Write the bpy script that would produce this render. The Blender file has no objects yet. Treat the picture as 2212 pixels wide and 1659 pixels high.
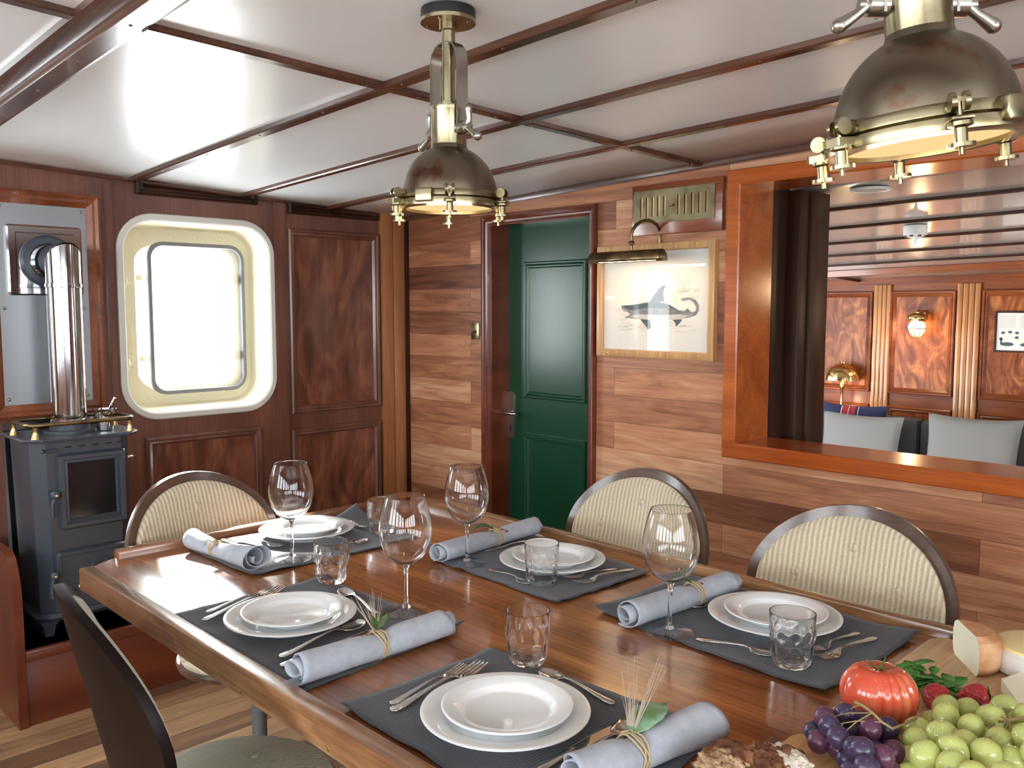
import bpy, bmesh, math, random
from mathutils import Vector, Matrix, Euler, noise
random.seed(7)
PI = math.pi
S = bpy.context.scene
COL = S.collection
# ------------------------------------------------------------------ camera maths (pixel -> point on a known plane)
F = 1870.0; YAW = math.radians(45.5); PITCH = math.radians(5.0); CZ = 1.40
cf = Vector((-math.sin(YAW)*math.cos(PITCH), math.cos(YAW)*math.cos(PITCH), -math.sin(PITCH)))
cr = cf.cross(Vector((0, 0, 1))).normalized(); cu = cr.cross(cf)
CAM = Vector((0, 0, CZ))
def ray(px, py): return cf + cr*((px-1106)/F) - cu*((py-829.5)/F)
def oz(px, py, z): d = ray(px, py); return CAM + d*((z-CZ)/d.z)
def ox(px, py, x): d = ray(px, py); return CAM + d*(x/d.x)
def oy(px, py, y): d = ray(px, py); return CAM + d*(y/d.y)
# ------------------------------------------------------------------ mesh builder
MW = {}   # object name -> matrix
class MB:
    def __init__(s): s.bm = bmesh.new(); s.sm = []
    def loft(s, loops, closed=True, cap0=False, cap1=False, smooth=True):
        bm = s.bm; R = [[bm.verts.new(p) for p in l] for l in loops]; n = len(R[0]); fs = []
        for a, b in zip(R, R[1:]):
            for i in range(n if closed else n-1):
                j = (i+1) % n
                try: fs.append(bm.faces.new((a[i], a[j], b[j], b[i])))
                except ValueError: pass
        for f in fs: f.smooth = smooth
        if cap0: bm.faces.new(R[0][::-1])
        if cap1: bm.faces.new(R[-1])
        return s
    def box(s, x0, x1, y0, y1, z0, z1, bev=0.0, mat=None):
        g = bmesh.ops.create_cube(s.bm, size=1.0)
        vs = g['verts']
        for v in vs:
            v.co = Vector(((x0+x1)/2+v.co.x*(x1-x0), (y0+y1)/2+v.co.y*(y1-y0), (z0+z1)/2+v.co.z*(z1-z0)))
        if mat is not None:
            for v in vs: v.co = mat @ v.co
        if bev > 0:
            es = list({e for v in vs for e in v.link_edges})
            bmesh.ops.bevel(s.bm, geom=es, offset=bev, segments=2, profile=0.5, affect='EDGES')
        return s
    def lathe(s, prof, c=(0, 0, 0), seg=32, cap0=False, cap1=False, m=None, sx=1, sy=1):
        c = Vector(c); L = []
        for r, z in prof:
            l = []
            for i in range(seg):
                a = 2*PI*i/seg
                p = Vector((r*math.cos(a)*sx, r*math.sin(a)*sy, z))
                if m is not None: p = m @ p
                l.append(p+c)
            L.append(l)
        return s.loft(L, True, cap0, cap1)
    def tube(s, pts, r, seg=8, caps=True, flat=1.0):
        pts = [Vector(p) for p in pts]; L = []
        up = None
        for i, p in enumerate(pts):
            t = (pts[min(i+1, len(pts)-1)]-pts[max(i-1, 0)]).normalized()
            if up is None:
                up = Vector((0, 0, 1)) if abs(t.z) < .9 else Vector((1, 0, 0))
            a = t.cross(up).normalized(); b = a.cross(t).normalized(); up = b
            rr = r[i] if isinstance(r, (list, tuple)) else r
            L.append([p + a*rr*math.cos(2*PI*k/seg) + b*rr*flat*math.sin(2*PI*k/seg) for k in range(seg)])
        return s.loft(L, True, caps, caps)
    def ball(s, c, r, sc=(1, 1, 1), seg=12, rot=None):
        g = bmesh.ops.create_uvsphere(s.bm, u_segments=seg, v_segments=max(6, seg*2//3), radius=1)
        for v in g['verts']:
            p = Vector((v.co.x*sc[0]*r, v.co.y*sc[1]*r, v.co.z*sc[2]*r))
            if rot is not None: p = rot @ p
            v.co = p+Vector(c)
            for f in v.link_faces: f.smooth = True
        return s
    def plate(s, loops, plane, at, th):
        """flat sheet with holes: loops of 2-D points, first is the outline; plane 'x','y','z'; extruded from at to at+th"""
        bm2 = bmesh.new()
        def to3(u, v, h):
            return Vector((h, u, v)) if plane == 'x' else Vector((u, h, v)) if plane == 'y' else Vector((u, v, h))
        es = []
        for l in loops:
            vs = [bm2.verts.new(to3(u, v, at)) for u, v in l]
            for i in range(len(vs)): es.append(bm2.edges.new((vs[i], vs[(i+1) % len(vs)])))
        bmesh.ops.triangle_fill(bm2, use_beauty=True, use_dissolve=False, edges=es)
        r = bmesh.ops.extrude_face_region(bm2, geom=bm2.faces[:])
        d = to3(0, 0, th)
        for g in r['geom']:
            if isinstance(g, bmesh.types.BMVert): g.co += d
        bmesh.ops.recalc_face_normals(bm2, faces=bm2.faces[:])
        me = bpy.data.meshes.new('tmp'); bm2.to_mesh(me); bm2.free(); s.bm.from_mesh(me); bpy.data.meshes.remove(me)
        return s
    def frame(s, u0, u1, v0, v1, plane, at, prof, rad=0.0, seg=6, smooth=False):
        """moulding swept round a rectangle: prof = [(inset, height)], mitred or rounded"""
        L = []
        for ins, h in prof:
            l = rrect(u0+ins, u1-ins, v0+ins, v1-ins, max(rad-ins, 0.0005) if rad else 0, seg)
            hh = at+h
            L.append([Vector((hh, u, v)) if plane == 'x' else Vector((u, hh, v)) if plane == 'y' else Vector((u, v, hh)) for u, v in l])
        L.append(L[0]) if False else None
        return s.loft(L, True, smooth=smooth or rad > 0)
    def build(s, name, mat, parent=None, world=True, smooth=None, recalc=True):
        if recalc: bmesh.ops.recalc_face_normals(s.bm, faces=s.bm.faces[:])
        if parent is not None and world:
            im = MW[parent.name].inverted()
            for v in s.bm.verts: v.co = im @ v.co
        me = bpy.data.meshes.new(name); 
        if smooth is not None:
            for f in s.bm.faces: f.smooth = smooth
        s.bm.to_mesh(me); s.bm.free(); me.set_sharp_from_angle(angle=math.radians(38))
        o = bpy.data.objects.new(name, me); COL.objects.link(o)
        for m in (mat if isinstance(mat, (list, tuple)) else [mat]): me.materials.append(m)
        if parent is not None:
            o.parent = parent
        MW[o.name] = MW[parent.name].copy() if parent is not None else Matrix.Identity(4)
        return o
def rrect(u0, u1, v0, v1, r=0, seg=6):
    if r <= 0: return [(u0, v0), (u1, v0), (u1, v1), (u0, v1)]
    out = []
    for cx, cy, a0 in ((u1-r, v0+r, -PI/2), (u1-r, v1-r, 0), (u0+r, v1-r, PI/2), (u0+r, v0+r, PI)):
        for i in range(seg+1):
            a = a0+PI/2*i/seg; out.append((cx+r*math.cos(a), cy+r*math.sin(a)))
    return out
def tag(o, label=None, cat=None, group=None, kind=None):
    if label: o['label'] = label
    if cat: o['category'] = cat
    if group: o['group'] = group
    if kind: o['kind'] = kind
    return o
def thing(name, label, cat, loc=(0, 0, 0), rz=0.0, group=None, rot=None):
    o = bpy.data.objects.new(name, None); COL.objects.link(o); o.empty_display_size = .05
    o.location = loc; o.rotation_euler = rot if rot is not None else (0, 0, rz)
    tag(o, label, cat, group)
    MW[o.name] = Matrix.Translation(Vector(loc)) @ (Euler(rot) if rot is not None else Euler((0, 0, rz))).to_matrix().to_4x4()
    return o
def dup(root, loc, rz=0, label=None, rot=None, scale=None):
    r = root.copy(); COL.objects.link(r); r.location = loc; r.rotation_euler = rot if rot is not None else (0, 0, rz)
    if scale: r.scale = (scale,)*3
    if label: r['label'] = label
    MW[r.name] = Matrix.Translation(Vector(loc)) @ (Euler(rot) if rot is not None else Euler((0, 0, rz))).to_matrix().to_4x4()
    for ch in root.children:
        c = ch.copy(); COL.objects.link(c); c.parent = r
        for g in ch.children:
            d = g.copy(); COL.objects.link(d); d.parent = c
    return r
def struct(o): o['kind'] = 'structure'; return o
def one(o, label, cat, group=None): return tag(o, label, cat, group)
# ------------------------------------------------------------------ materials
def mat(name, col=(.8, .8, .8), rough=.5, metal=0.0, coat=0.0, trans=0.0, ior=1.45, bump=None, coatr=.1, spec=.5, sss=0, var=None):
    m = bpy.data.materials.new(name); m.use_nodes = True; nt = m.node_tree; b = nt.nodes['Principled BSDF']
    b.inputs['Base Color'].default_value = (*col, 1); b.inputs['Roughness'].default_value = rough
    b.inputs['Metallic'].default_value = metal; b.inputs['Coat Weight'].default_value = coat
    b.inputs['Coat Roughness'].default_value = coatr; b.inputs['Transmission Weight'].default_value = trans
    b.inputs['IOR'].default_value = ior; b.inputs['Specular IOR Level'].default_value = spec
    if sss: b.inputs['Subsurface Weight'].default_value = sss; b.inputs['Subsurface Radius'].default_value = (.01, .006, .004)
    tc = nt.nodes.new('ShaderNodeTexCoord')
    if var:   # (other colour, scale, lo, hi)
        n = nt.nodes.new('ShaderNodeTexNoise'); n.inputs['Scale'].default_value = var[1]; n.inputs['Detail'].default_value = 5
        r = nt.nodes.new('ShaderNodeValToRGB'); r.color_ramp.elements[0].position = var[2]; r.color_ramp.elements[1].position = var[3]
        r.color_ramp.elements[0].color = (*col, 1); r.color_ramp.elements[1].color = (*var[0], 1)
        nt.links.new(tc.outputs['Object'], n.inputs['Vector']); nt.links.new(n.outputs['Fac'], r.inputs['Fac']); nt.links.new(r.outputs['Color'], b.inputs['Base Color'])
    if bump:
        n = nt.nodes.new('ShaderNodeTexNoise'); n.inputs['Scale'].default_value = bump[0]; n.inputs['Detail'].default_value = 3
        bp = nt.nodes.new('ShaderNodeBump'); bp.inputs['Strength'].default_value = bump[1]; bp.inputs['Distance'].default_value = bump[2] if len(bump) > 2 else .002
        nt.links.new(tc.outputs['Object'], n.inputs['Vector']); nt.links.new(n.outputs['Fac'], bp.inputs['Height']); nt.links.new(bp.outputs['Normal'], b.inputs['Normal'])
    return m
def wood(name, c1, c2, axis='x', scale=1.0, rough=.3, coat=.4, c3=None, dist=.8, fine=.25, stretch=.12, coatr=.12, bump=.05):
    m = bpy.data.materials.new(name); m.use_nodes = True; nt = m.node_tree; N = nt.nodes; L = nt.links; b = N['Principled BSDF']
    tc = N.new('ShaderNodeTexCoord'); mp = N.new('ShaderNodeMapping'); mp2 = N.new('ShaderNodeMapping')
    k = {'x': 0, 'y': 1, 'z': 2}[axis]
    s1 = [1.0]*3; s1[k] = stretch; s2 = [1.0]*3; s2[k] = .03
    mp.inputs['Scale'].default_value = s1; mp2.inputs['Scale'].default_value = s2
    n1 = N.new('ShaderNodeTexNoise'); n1.inputs['Scale'].default_value = 9*scale; n1.inputs['Detail'].default_value = 5; n1.inputs['Distortion'].default_value = dist
    n2 = N.new('ShaderNodeTexNoise'); n2.inputs['Scale'].default_value = 160*scale; n2.inputs['Detail'].default_value = 3
    r = N.new('ShaderNodeValToRGB'); e = r.color_ramp.elements
    e[0].position = .32; e[0].color = (*c1, 1); e[1].position = .68; e[1].color = (*c2, 1)
    if c3: x = e.new(.5); x.color = (*c3, 1)
    mx = N.new('ShaderNodeMix'); mx.data_type = 'RGBA'; mx.blend_type = 'MULTIPLY'; mx.inputs[0].default_value = 1.0
    mr = N.new('ShaderNodeMapRange'); mr.inputs['From Min'].default_value = .35; mr.inputs['From Max'].default_value = .65
    mr.inputs['To Min'].default_value = 1-fine; mr.inputs['To Max'].default_value = 1+fine*.3
    L.new(tc.outputs['Object'], mp.inputs[0]); L.new(tc.outputs['Object'], mp2.inputs[0])
    L.new(mp.outputs[0], n1.inputs['Vector']); L.new(mp2.outputs[0], n2.inputs['Vector'])
    L.new(n1.outputs['Fac'], r.inputs['Fac']); L.new(n2.outputs['Fac'], mr.inputs['Value'])
    L.new(r.outputs['Color'], mx.inputs[6]); L.new(mr.outputs[0], mx.inputs[7]); L.new(mx.outputs[2], b.inputs['Base Color'])
    b.inputs['Roughness'].default_value = rough; b.inputs['Coat Weight'].default_value = coat; b.inputs['Coat Roughness'].default_value = coatr
    bp = N.new('ShaderNodeBump'); bp.inputs['Strength'].default_value = bump; bp.inputs['Distance'].default_value = .002
    L.new(n2.outputs['Fac'], bp.inputs['Height']); L.new(bp.outputs['Normal'], b.inputs['Normal'])
    return m
def planks(name, cols, u, v, length, height, rough=.35, coat=.3, gap=.0015, gapcol=(.03, .015, .01), off=(0, 0), fine=.3):
    """boards running along axis u, stacked along axis v; cols is a ramp of board colours"""
    m = bpy.data.materials.new(name); m.use_nodes = True; nt = m.node_tree; N = nt.nodes; L = nt.links; b = N['Principled BSDF']
    tc = N.new('ShaderNodeTexCoord'); sp = N.new('ShaderNodeSeparateXYZ'); cb = N.new('ShaderNodeCombineXYZ')
    L.new(tc.outputs['Object'], sp.inputs[0]); ix = {'x': 0, 'y': 1, 'z': 2}
    def ad(o, val):
        a = N.new('ShaderNodeMath'); a.operation = 'ADD'; a.inputs[1].default_value = val; L.new(o, a.inputs[0]); return a.outputs[0]
    U = ad(sp.outputs[ix[u]], 20+off[0]); V = ad(sp.outputs[ix[v]], 20+off[1])
    L.new(U, cb.inputs[0]); L.new(V, cb.inputs[1])
    br = N.new('ShaderNodeTexBrick'); br.offset = .37; br.offset_frequency = 2; br.squash = 1
    br.inputs['Color1'].default_value = (0, 0, 0, 1); br.inputs['Color2'].default_value = (1, 1, 1, 1); br.inputs['Mortar'].default_value = (.5, .5, .5, 1)
    br.inputs['Scale'].default_value = 1; br.inputs['Mortar Size'].default_value = gap; br.inputs['Mortar Smooth'].default_value = 0
    br.inputs['Brick Width'].default_value = length; br.inputs['Row Height'].default_value = height; br.inputs['Bias'].default_value = 0
    L.new(cb.outputs[0], br.inputs['Vector'])
    bw = N.new('ShaderNodeRGBToBW'); L.new(br.outputs['Color'], bw.inputs[0])
    # grain, shifted per board
    mp = N.new('ShaderNodeMapping'); mp.inputs['Scale'].default_value = (.9, 7, 1)
    cb2 = N.new('ShaderNodeCombineXYZ'); L.new(U, cb2.inputs[0]); L.new(V, cb2.inputs[1])
    mul = N.new('ShaderNodeMath'); mul.operation = 'MULTIPLY'; mul.inputs[1].default_value = 37; L.new(bw.outputs[0], mul.inputs[0]); L.new(mul.outputs[0], cb2.inputs[2])
    L.new(cb2.outputs[0], mp.inputs[0])
    n1 = N.new('ShaderNodeTexNoise'); n1.inputs['Scale'].default_value = 2.6; n1.inputs['Detail'].default_value = 6; n1.inputs['Distortion'].default_value = 1.6; L.new(mp.outputs[0], n1.inputs['Vector'])
    mp3 = N.new('ShaderNodeMapping'); mp3.inputs['Scale'].default_value = (3, 110, 1); L.new(cb2.outputs[0], mp3.inputs[0])
    n2 = N.new('ShaderNodeTexNoise'); n2.inputs['Scale'].default_value = 2; n2.inputs['Detail'].default_value = 3; L.new(mp3.outputs[0], n2.inputs['Vector'])
    sm = N.new('ShaderNodeMath'); sm.operation = 'MULTIPLY_ADD'; sm.inputs[1].default_value = .75; L.new(n1.outputs['Fac'], sm.inputs[0])
    s0 = N.new('ShaderNodeMath'); s0.operation = 'MULTIPLY_ADD'; s0.inputs[1].default_value = .62; s0.inputs[2].default_value = -.18; L.new(bw.outputs[0], s0.inputs[0]); L.new(s0.outputs[0], sm.inputs[2])
    r = N.new('ShaderNodeValToRGB'); e = r.color_ramp.elements
    e[0].position = 0.1; e[0].color = (*cols[0], 1); e[1].position = .9; e[1].color = (*cols[-1], 1)
    for i, c in enumerate(cols[1:-1]): x = e.new(.1+.8*(i+1)/(len(cols)-1)); x.color = (*c, 1)
    L.new(sm.outputs[0], r.inputs['Fac'])
    mr = N.new('ShaderNodeMapRange'); mr.inputs['From Min'].default_value = .35; mr.inputs['From Max'].default_value = .65; mr.inputs['To Min'].default_value = 1-fine; mr.inputs['To Max'].default_value = 1.08
    L.new(n2.outputs['Fac'], mr.inputs['Value'])
    mx = N.new('ShaderNodeMix'); mx.data_type = 'RGBA'; mx.blend_type = 'MULTIPLY'; mx.inputs[0].default_value = 1
    L.new(r.outputs['Color'], mx.inputs[6]); L.new(mr.outputs[0], mx.inputs[7])
    mg = N.new('ShaderNodeMix'); mg.data_type = 'RGBA'; mg.inputs[7].default_value = (*gapcol, 1)
    L.new(br.outputs['Fac'], mg.inputs[0]); L.new(mx.outputs[2], mg.inputs[6]); L.new(mg.outputs[2], b.inputs['Base Color'])
    b.inputs['Roughness'].default_value = rough; b.inputs['Coat Weight'].default_value = coat; b.inputs['Coat Roughness'].default_value = .15
    bp = N.new('ShaderNodeBump'); bp.inputs['Strength'].default_value = .06; bp.inputs['Distance'].default_value = .002
    L.new(n2.outputs['Fac'], bp.inputs['Height']); L.new(bp.outputs['Normal'], b.inputs['Normal'])
    return m
def ribbed(name, c1, c2, axis, freq, bump=.5, rough=.9, c3=None, weave=300, dist=.002):
    """woven cloth with ribs along one object axis"""
    m = bpy.data.materials.new(name); m.use_nodes = True; nt = m.node_tree; N = nt.nodes; L = nt.links; b = N['Principled BSDF']
    tc = N.new('ShaderNodeTexCoord'); w = N.new('ShaderNodeTexWave'); w.wave_type = 'BANDS'; w.bands_direction = axis.upper()
    w.inputs['Scale'].default_value = freq; w.inputs['Distortion'].default_value = 1.2; w.inputs['Detail'].default_value = 2; w.inputs['Detail Scale'].default_value = .8
    n = N.new('ShaderNodeTexNoise'); n.inputs['Scale'].default_value = weave; n.inputs['Detail'].default_value = 2
    L.new(tc.outputs['Object'], w.inputs['Vector']); L.new(tc.outputs['Object'], n.inputs['Vector'])
    ad = N.new('ShaderNodeMath'); ad.operation = 'MULTIPLY_ADD'; ad.inputs[1].default_value = .5; L.new(n.outputs['Fac'], ad.inputs[0]); 
    hf = N.new('ShaderNodeMath'); hf.operation = 'MULTIPLY'; hf.inputs[1].default_value = .5; L.new(w.outputs['Fac'], hf.inputs[0]); L.new(hf.outputs[0], ad.inputs[2])
    r = N.new('ShaderNodeValToRGB'); e = r.color_ramp.elements; e[0].position = .25; e[0].color = (*c1, 1); e[1].position = .75; e[1].color = (*c2, 1)
    L.new(ad.outputs[0], r.inputs['Fac']); L.new(r.outputs['Color'], b.inputs['Base Color'])
    bp = N.new('ShaderNodeBump'); bp.inputs['Strength'].default_value = bump; bp.inputs['Distance'].default_value = dist
    L.new(ad.outputs[0], bp.inputs['Height']); L.new(bp.outputs['Normal'], b.inputs['Normal'])
    b.inputs['Roughness'].default_value = rough; b.inputs['Sheen Weight'].default_value = .2
    return m
def emit(name, col, st):
    m = bpy.data.materials.new(name); m.use_nodes = True; nt = m.node_tree; nt.nodes.clear()
    e = nt.nodes.new('ShaderNodeEmission'); e.inputs[0].default_value = (*col, 1); e.inputs[1].default_value = st
    o = nt.nodes.new('ShaderNodeOutputMaterial'); nt.links.new(e.outputs[0], o.inputs[0]); return m
def pane(name, ior=1.5, tint=(1, 1, 1)):
    """thin window / picture glass: clear with mirror-like fresnel reflection"""
    m = bpy.data.materials.new(name); m.use_nodes = True; nt = m.node_tree; N = nt.nodes; N.clear()
    t = N.new('ShaderNodeBsdfTransparent'); t.inputs[0].default_value = (*tint, 1); g = N.new('ShaderNodeBsdfGlossy'); g.inputs['Roughness'].default_value = .02
    lw = N.new('ShaderNodeLayerWeight'); lw.inputs[0].default_value = .5; pw = N.new('ShaderNodeMath'); pw.operation = 'POWER'; pw.inputs[1].default_value = 5; nt.links.new(lw.outputs['Facing'], pw.inputs[0]); fr = N.new('ShaderNodeMath'); fr.operation = 'MULTIPLY_ADD'; fr.inputs[1].default_value = .94; fr.inputs[2].default_value = .05*(ior-.5); nt.links.new(pw.outputs[0], fr.inputs[0]); mx = N.new('ShaderNodeMixShader'); o = N.new('ShaderNodeOutputMaterial')
    nt.links.new(fr.outputs[0], mx.inputs[0]); nt.links.new(t.outputs[0], mx.inputs[1]); nt.links.new(g.outputs[0], mx.inputs[2]); nt.links.new(mx.outputs[0], o.inputs[0]); return m
M = {}
OFF = (1.9, .756)
M['mahog'] = wood('mahogany_vertical', (.12, .042, .028), (.21, .078, .048), 'z', .9, .28, .5)
M['mahogh'] = wood('mahogany_along_x', (.15, .036, .012), (.30, .085, .028), 'x', .9, .28, .5)
M['mahogy'] = wood('mahogany_along_y', (.10, .024, .010), (.22, .06, .025), 'y', .9, .28, .5)
M['flame'] = wood('flame_mahogany', (.10, .028, .016), (.28, .105, .055), 'z', .6, .22, .6, c3=(.18, .058, .032), dist=2.2, stretch=.4, fine=.2)
M['flame2'] = wood('flame_mahogany_saloon', (.13, .028, .007), (.46, .165, .045), 'z', .9, .34, 0, c3=(.26, .07, .018), dist=3.0, stretch=.45, fine=.2)
M['mahogs'] = wood('saloon_mahogany', (.13, .030, .008), (.27, .075, .022), 'x', .9, .34, 0)
for k in ('flame2', 'mahogs'): M[k].node_tree.nodes['Principled BSDF'].inputs['Specular IOR Level'].default_value = .25
M['post'] = wood('teak_post', (.34, .13, .045), (.46, .20, .08), 'z', .8, .35, .3, fine=.2)
M['pilaster'] = wood('pale_pilaster', (.32, .13, .04), (.50, .24, .085), 'z', 1.2, .3, .4, fine=.3)
M['orange'] = wood('varnished_orange', (.34, .066, .010), (.58, .145, .020), 'x', .7, .22, .35, fine=.18)
M['orangez'] = wood('varnished_orange_upright', (.34, .066, .010), (.58, .145, .020), 'z', .7, .22, .35, fine=.18)
M['batten'] = wood('batten_wood', (.055, .02, .012), (.12, .044, .024), 'x', 1.2, .25, .4)
M['dark'] = wood('dark_wood', (.026, .009, .005), (.055, .02, .010), 'z', 1, .42, 0)
M['dark'].node_tree.nodes['Principled BSDF'].inputs['Specular IOR Level'].default_value = .2
M['redbox'] = wood('red_mahogany', (.10, .019, .007), (.19, .042, .016), 'y', .6, .28, .3, fine=.15)
M['table'] = wood('table_top_wood', (.19, .062, .022), (.54, .22, .075), 'x', .7, .2, .6, c3=(.34, .125, .042), dist=1.4, stretch=.2, fine=.28, coatr=.1)
M['tableedge'] = wood('table_edge_wood', (.17, .07, .03), (.42, .22, .095), 'x', 1.0, .25, .6, dist=2.0, stretch=.3)
M['tableedgey'] = wood('table_edge_wood_end', (.16, .055, .02), (.36, .15, .06), 'y', 1.0, .25, .6)
M['wallplank'] = planks('wall_boards', [(.115, .038, .019), (.27, .100, .048), (.50, .218, .108), (.70, .41, .235)], 'x', 'z', 1.35, .108, .40, .18, gap=.0006, fine=.18, off=OFF)
M['floor'] = planks('floor_boards', [(.12, .065, .035), (.24, .13, .065), (.44, .26, .13), (.58, .36, .19)], 'y', 'x', 1.5, .11, .4, .2, gap=.0012)
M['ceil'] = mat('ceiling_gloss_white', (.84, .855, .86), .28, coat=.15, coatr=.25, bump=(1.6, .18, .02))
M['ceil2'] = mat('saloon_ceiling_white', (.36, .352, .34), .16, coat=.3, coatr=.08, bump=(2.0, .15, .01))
M['brass'] = mat('aged_brass', (.36, .31, .19), .28, 1, bump=(60, .12, .001), var=((.26, .20, .11), 14, .45, .62))
M['brassb'] = mat('polished_brass', (.72, .55, .25), .18, 1, var=((.55, .43, .20), 9, .4, .7))
M['brassp'] = mat('pale_brass_plate', (.34, .295, .18), .27, 1, bump=(20, .15, .002), var=((.20, .165, .09), 16, .45, .65))
M['dome'] = mat('dulled_copper_brass', (.19, .155, .11), .34, 1, bump=(40, .06, .001), var=((.17, .075, .05), 13, .56, .63))
M['nickel'] = mat('worn_nickel', (.45, .43, .38), .28, 1, bump=(70, .1, .001))
M['black'] = mat('black_plastic', (.012, .012, .012), .5)
M['steel'] = mat('brushed_steel', (.34, .36, .38), .4, 1, bump=(3, .1, .003))
M['chrome'] = mat('polished_stainless', (.58, .59, .62), .09, 1)
M['cutl'] = mat('cutlery_steel', (.72, .71, .69), .12, 1)
M['stove'] = mat('stove_enamel_grey', (.045, .055, .072), .38, 0, coat=.3, coatr=.3, bump=(200, .08, .0005))
M['stoveg'] = mat('stove_glass', (.008, .010, .013), .14, spec=.3)
M['cream'] = mat('cream_paint', (.78, .72, .52), .35)
M['ringw'] = mat('window_trim_grey_white', (.62, .60, .54), .4)
M['sash'] = mat('window_sash_grey', (.20, .20, .21), .5)
M['green'] = mat('green_gloss_paint', (.003, .052, .022), .32, coat=.5, coatr=.24, bump=(150, .05, .0006))
M['pane'] = pane('window_glass')
M['pglass'] = pane('picture_glass', .86)
M['paper'] = mat('print_paper', (.70, .69, .64), .6)
M['oak'] = wood('oak_frame', (.48, .25, .09), (.62, .36, .15), 'z', 1.2, .4, .2)
M['ink'] = mat('grey_ink', (.13, .15, .17), .7, var=((.28, .30, .32), 25, .4, .7))
M['inkl'] = mat('pale_ink', (.48, .48, .46), .8)
M['inkd'] = mat('blue_black_ink', (.06, .085, .11), .7)
M['china'] = mat('white_china', (.80, .81, .81), .12, coat=.4, coatr=.05)
def glassmat(name, col=(1, 1, 1), rough=0.0):
    m = mat(name, col, rough, trans=1, ior=1.48); return m
M['glass'] = glassmat('clear_glass')
M['glass'].node_tree.nodes['Principled BSDF'].inputs['IOR'].default_value = 1.38
def clearer(m, f):
    nt = m.node_tree; N = nt.nodes; t = N.new('ShaderNodeBsdfTransparent'); t.inputs[0].default_value = (.98, .99, 1, 1)
    mx = N.new('ShaderNodeMixShader'); mx.inputs[0].default_value = f
    nt.links.new(N['Principled BSDF'].outputs[0], mx.inputs[1]); nt.links.new(t.outputs[0], mx.inputs[2]); nt.links.new(mx.outputs[0], N['Material Output'].inputs[0])
M['wineg'] = mat('wine_glass_crystal', (1, 1, 1), 0, trans=1, ior=1.38); clearer(M['wineg'], .05)
M['foot'] = pane('glass_foot', 2.6, (.97, .985, 1))
clearer(M['glass'], .06)
M['linen'] = mat('grey_blue_linen', (.36, .385, .44), .9, bump=(420, .35, .001), var=((.44, .465, .52), 60, .3, .7))
M['matf'] = ribbed('charcoal_ribbed_cotton', (.036, .039, .050), (.074, .079, .094), 'x', 55, .5, .9, dist=.0015)
M['twine'] = mat('raffia_twine', (.50, .38, .22), .8, bump=(300, .5, .001))
M['leafg'] = mat('bay_leaf_green', (.05, .095, .025), .4, var=((.13, .19, .06), 40, .4, .7))
M['leafp'] = mat('silvery_leaf', (.30, .48, .36), .5, var=((.13, .26, .08), 30, .4, .65))
M['awn'] = mat('dried_grass', (.55, .45, .38), .8)
M['plum'] = mat('dried_plum_bud', (.18, .07, .08), .8)
M['fabric'] = ribbed('cream_ribbed_upholstery', (.46, .38, .25), (.70, .62, .47), 'x', 24, .7, .95, weave=260, dist=.004)
M['fabricg'] = ribbed('sage_green_upholstery', (.36, .38, .27), (.60, .61, .48), 'x', 45, .7, .95, weave=320, dist=.003)
M['chairw'] = wood('chair_walnut', (.055, .028, .018), (.13, .066, .042), 'x', 1.2, .3, .5)
M['chaird'] = wood('chair_dark_shell', (.005, .002, .0018), (.011, .0045, .004), 'z', 1.0, .45, 0)
M['chaird'].node_tree.nodes['Principled BSDF'].inputs['Specular IOR Level'].default_value = .18
M['board'] = wood('cutting_board', (.52, .33, .18), (.68, .46, .28), 'y', .9, .5, .05, fine=.2)
M['boardo'] = wood('cutting_board_orange', (.50, .25, .10), (.66, .38, .18), 'y', .7, .5, .05, fine=.2)
M['tomato'] = mat('tomato_skin', (.60, .085, .04), .16, coat=.5, sss=.15, var=((.66, .22, .10), 16, .45, .75))
M['straw'] = mat('strawberry_skin', (.42, .018, .02), .3, coat=.3, bump=(230, 1, .004), var=((.55, .16, .05), 260, .60, .68))
M['chili'] = mat('red_chilli', (.55, .03, .01), .15, coat=.5)
M['herb'] = mat('green_herb', (.06, .21, .04), .5, var=((.13, .34, .07), 50, .4, .7))
M['dgrape'] = mat('dark_grape', (.032, .016, .045), .28, coat=.15, var=((.11, .09, .19), 35, .45, .7))
M['dgrape2'] = mat('wine_grape', (.10, .018, .045), .28, coat=.15, var=((.15, .09, .17), 35, .45, .7))
M['ggrape'] = mat('green_grape', (.44, .50, .13), .22, coat=.3, sss=.35, var=((.60, .64, .27), 30, .4, .7))
M['stem'] = mat('grape_stem', (.30, .22, .10), .7)
M['rind'] = mat('orange_cheese_rind', (.50, .22, .09), .6, bump=(50, .6, .003), var=((.68, .42, .24), 26, .4, .7))
M['cheesei'] = mat('white_cheese_paste', (.85, .82, .64), .5, sss=.1)
M['wrind'] = mat('white_bloomy_rind', (.70, .68, .64), .7, bump=(60, .6, .002))
M['ycheese'] = mat('yellow_cheese', (.80, .66, .32), .4)
M['crust'] = mat('bread_crust', (.12, .042, .016), .75, bump=(45, 1, .01), var=((.32, .14, .06), 22, .45, .7))
M['crumb'] = mat('bread_crumb', (.46, .31, .18), .9, bump=(70, 1, .012), var=((.20, .095, .045), 30, .42, .62))
M['flour'] = mat('floured_crust', (.62, .56, .48), .9, bump=(60, 1, .01), var=((.30, .15, .07), 30, .45, .7))
M['sofa'] = mat('grey_sofa_cloth', (.055, .06, .062), .9, bump=(300, .3, .001))
M['cush'] = mat('pale_grey_cushion', (.21, .207, .20), .9, bump=(260, .5, .002))
M['navy'] = mat('navy_cushion', (.02, .025, .07), .9, bump=(260, .4, .002))
M['tartan'] = mat('red_tartan_band', (.28, .02, .03), .9)
M['tartanw'] = mat('white_tartan_line', (.6, .55, .5), .9)
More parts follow.
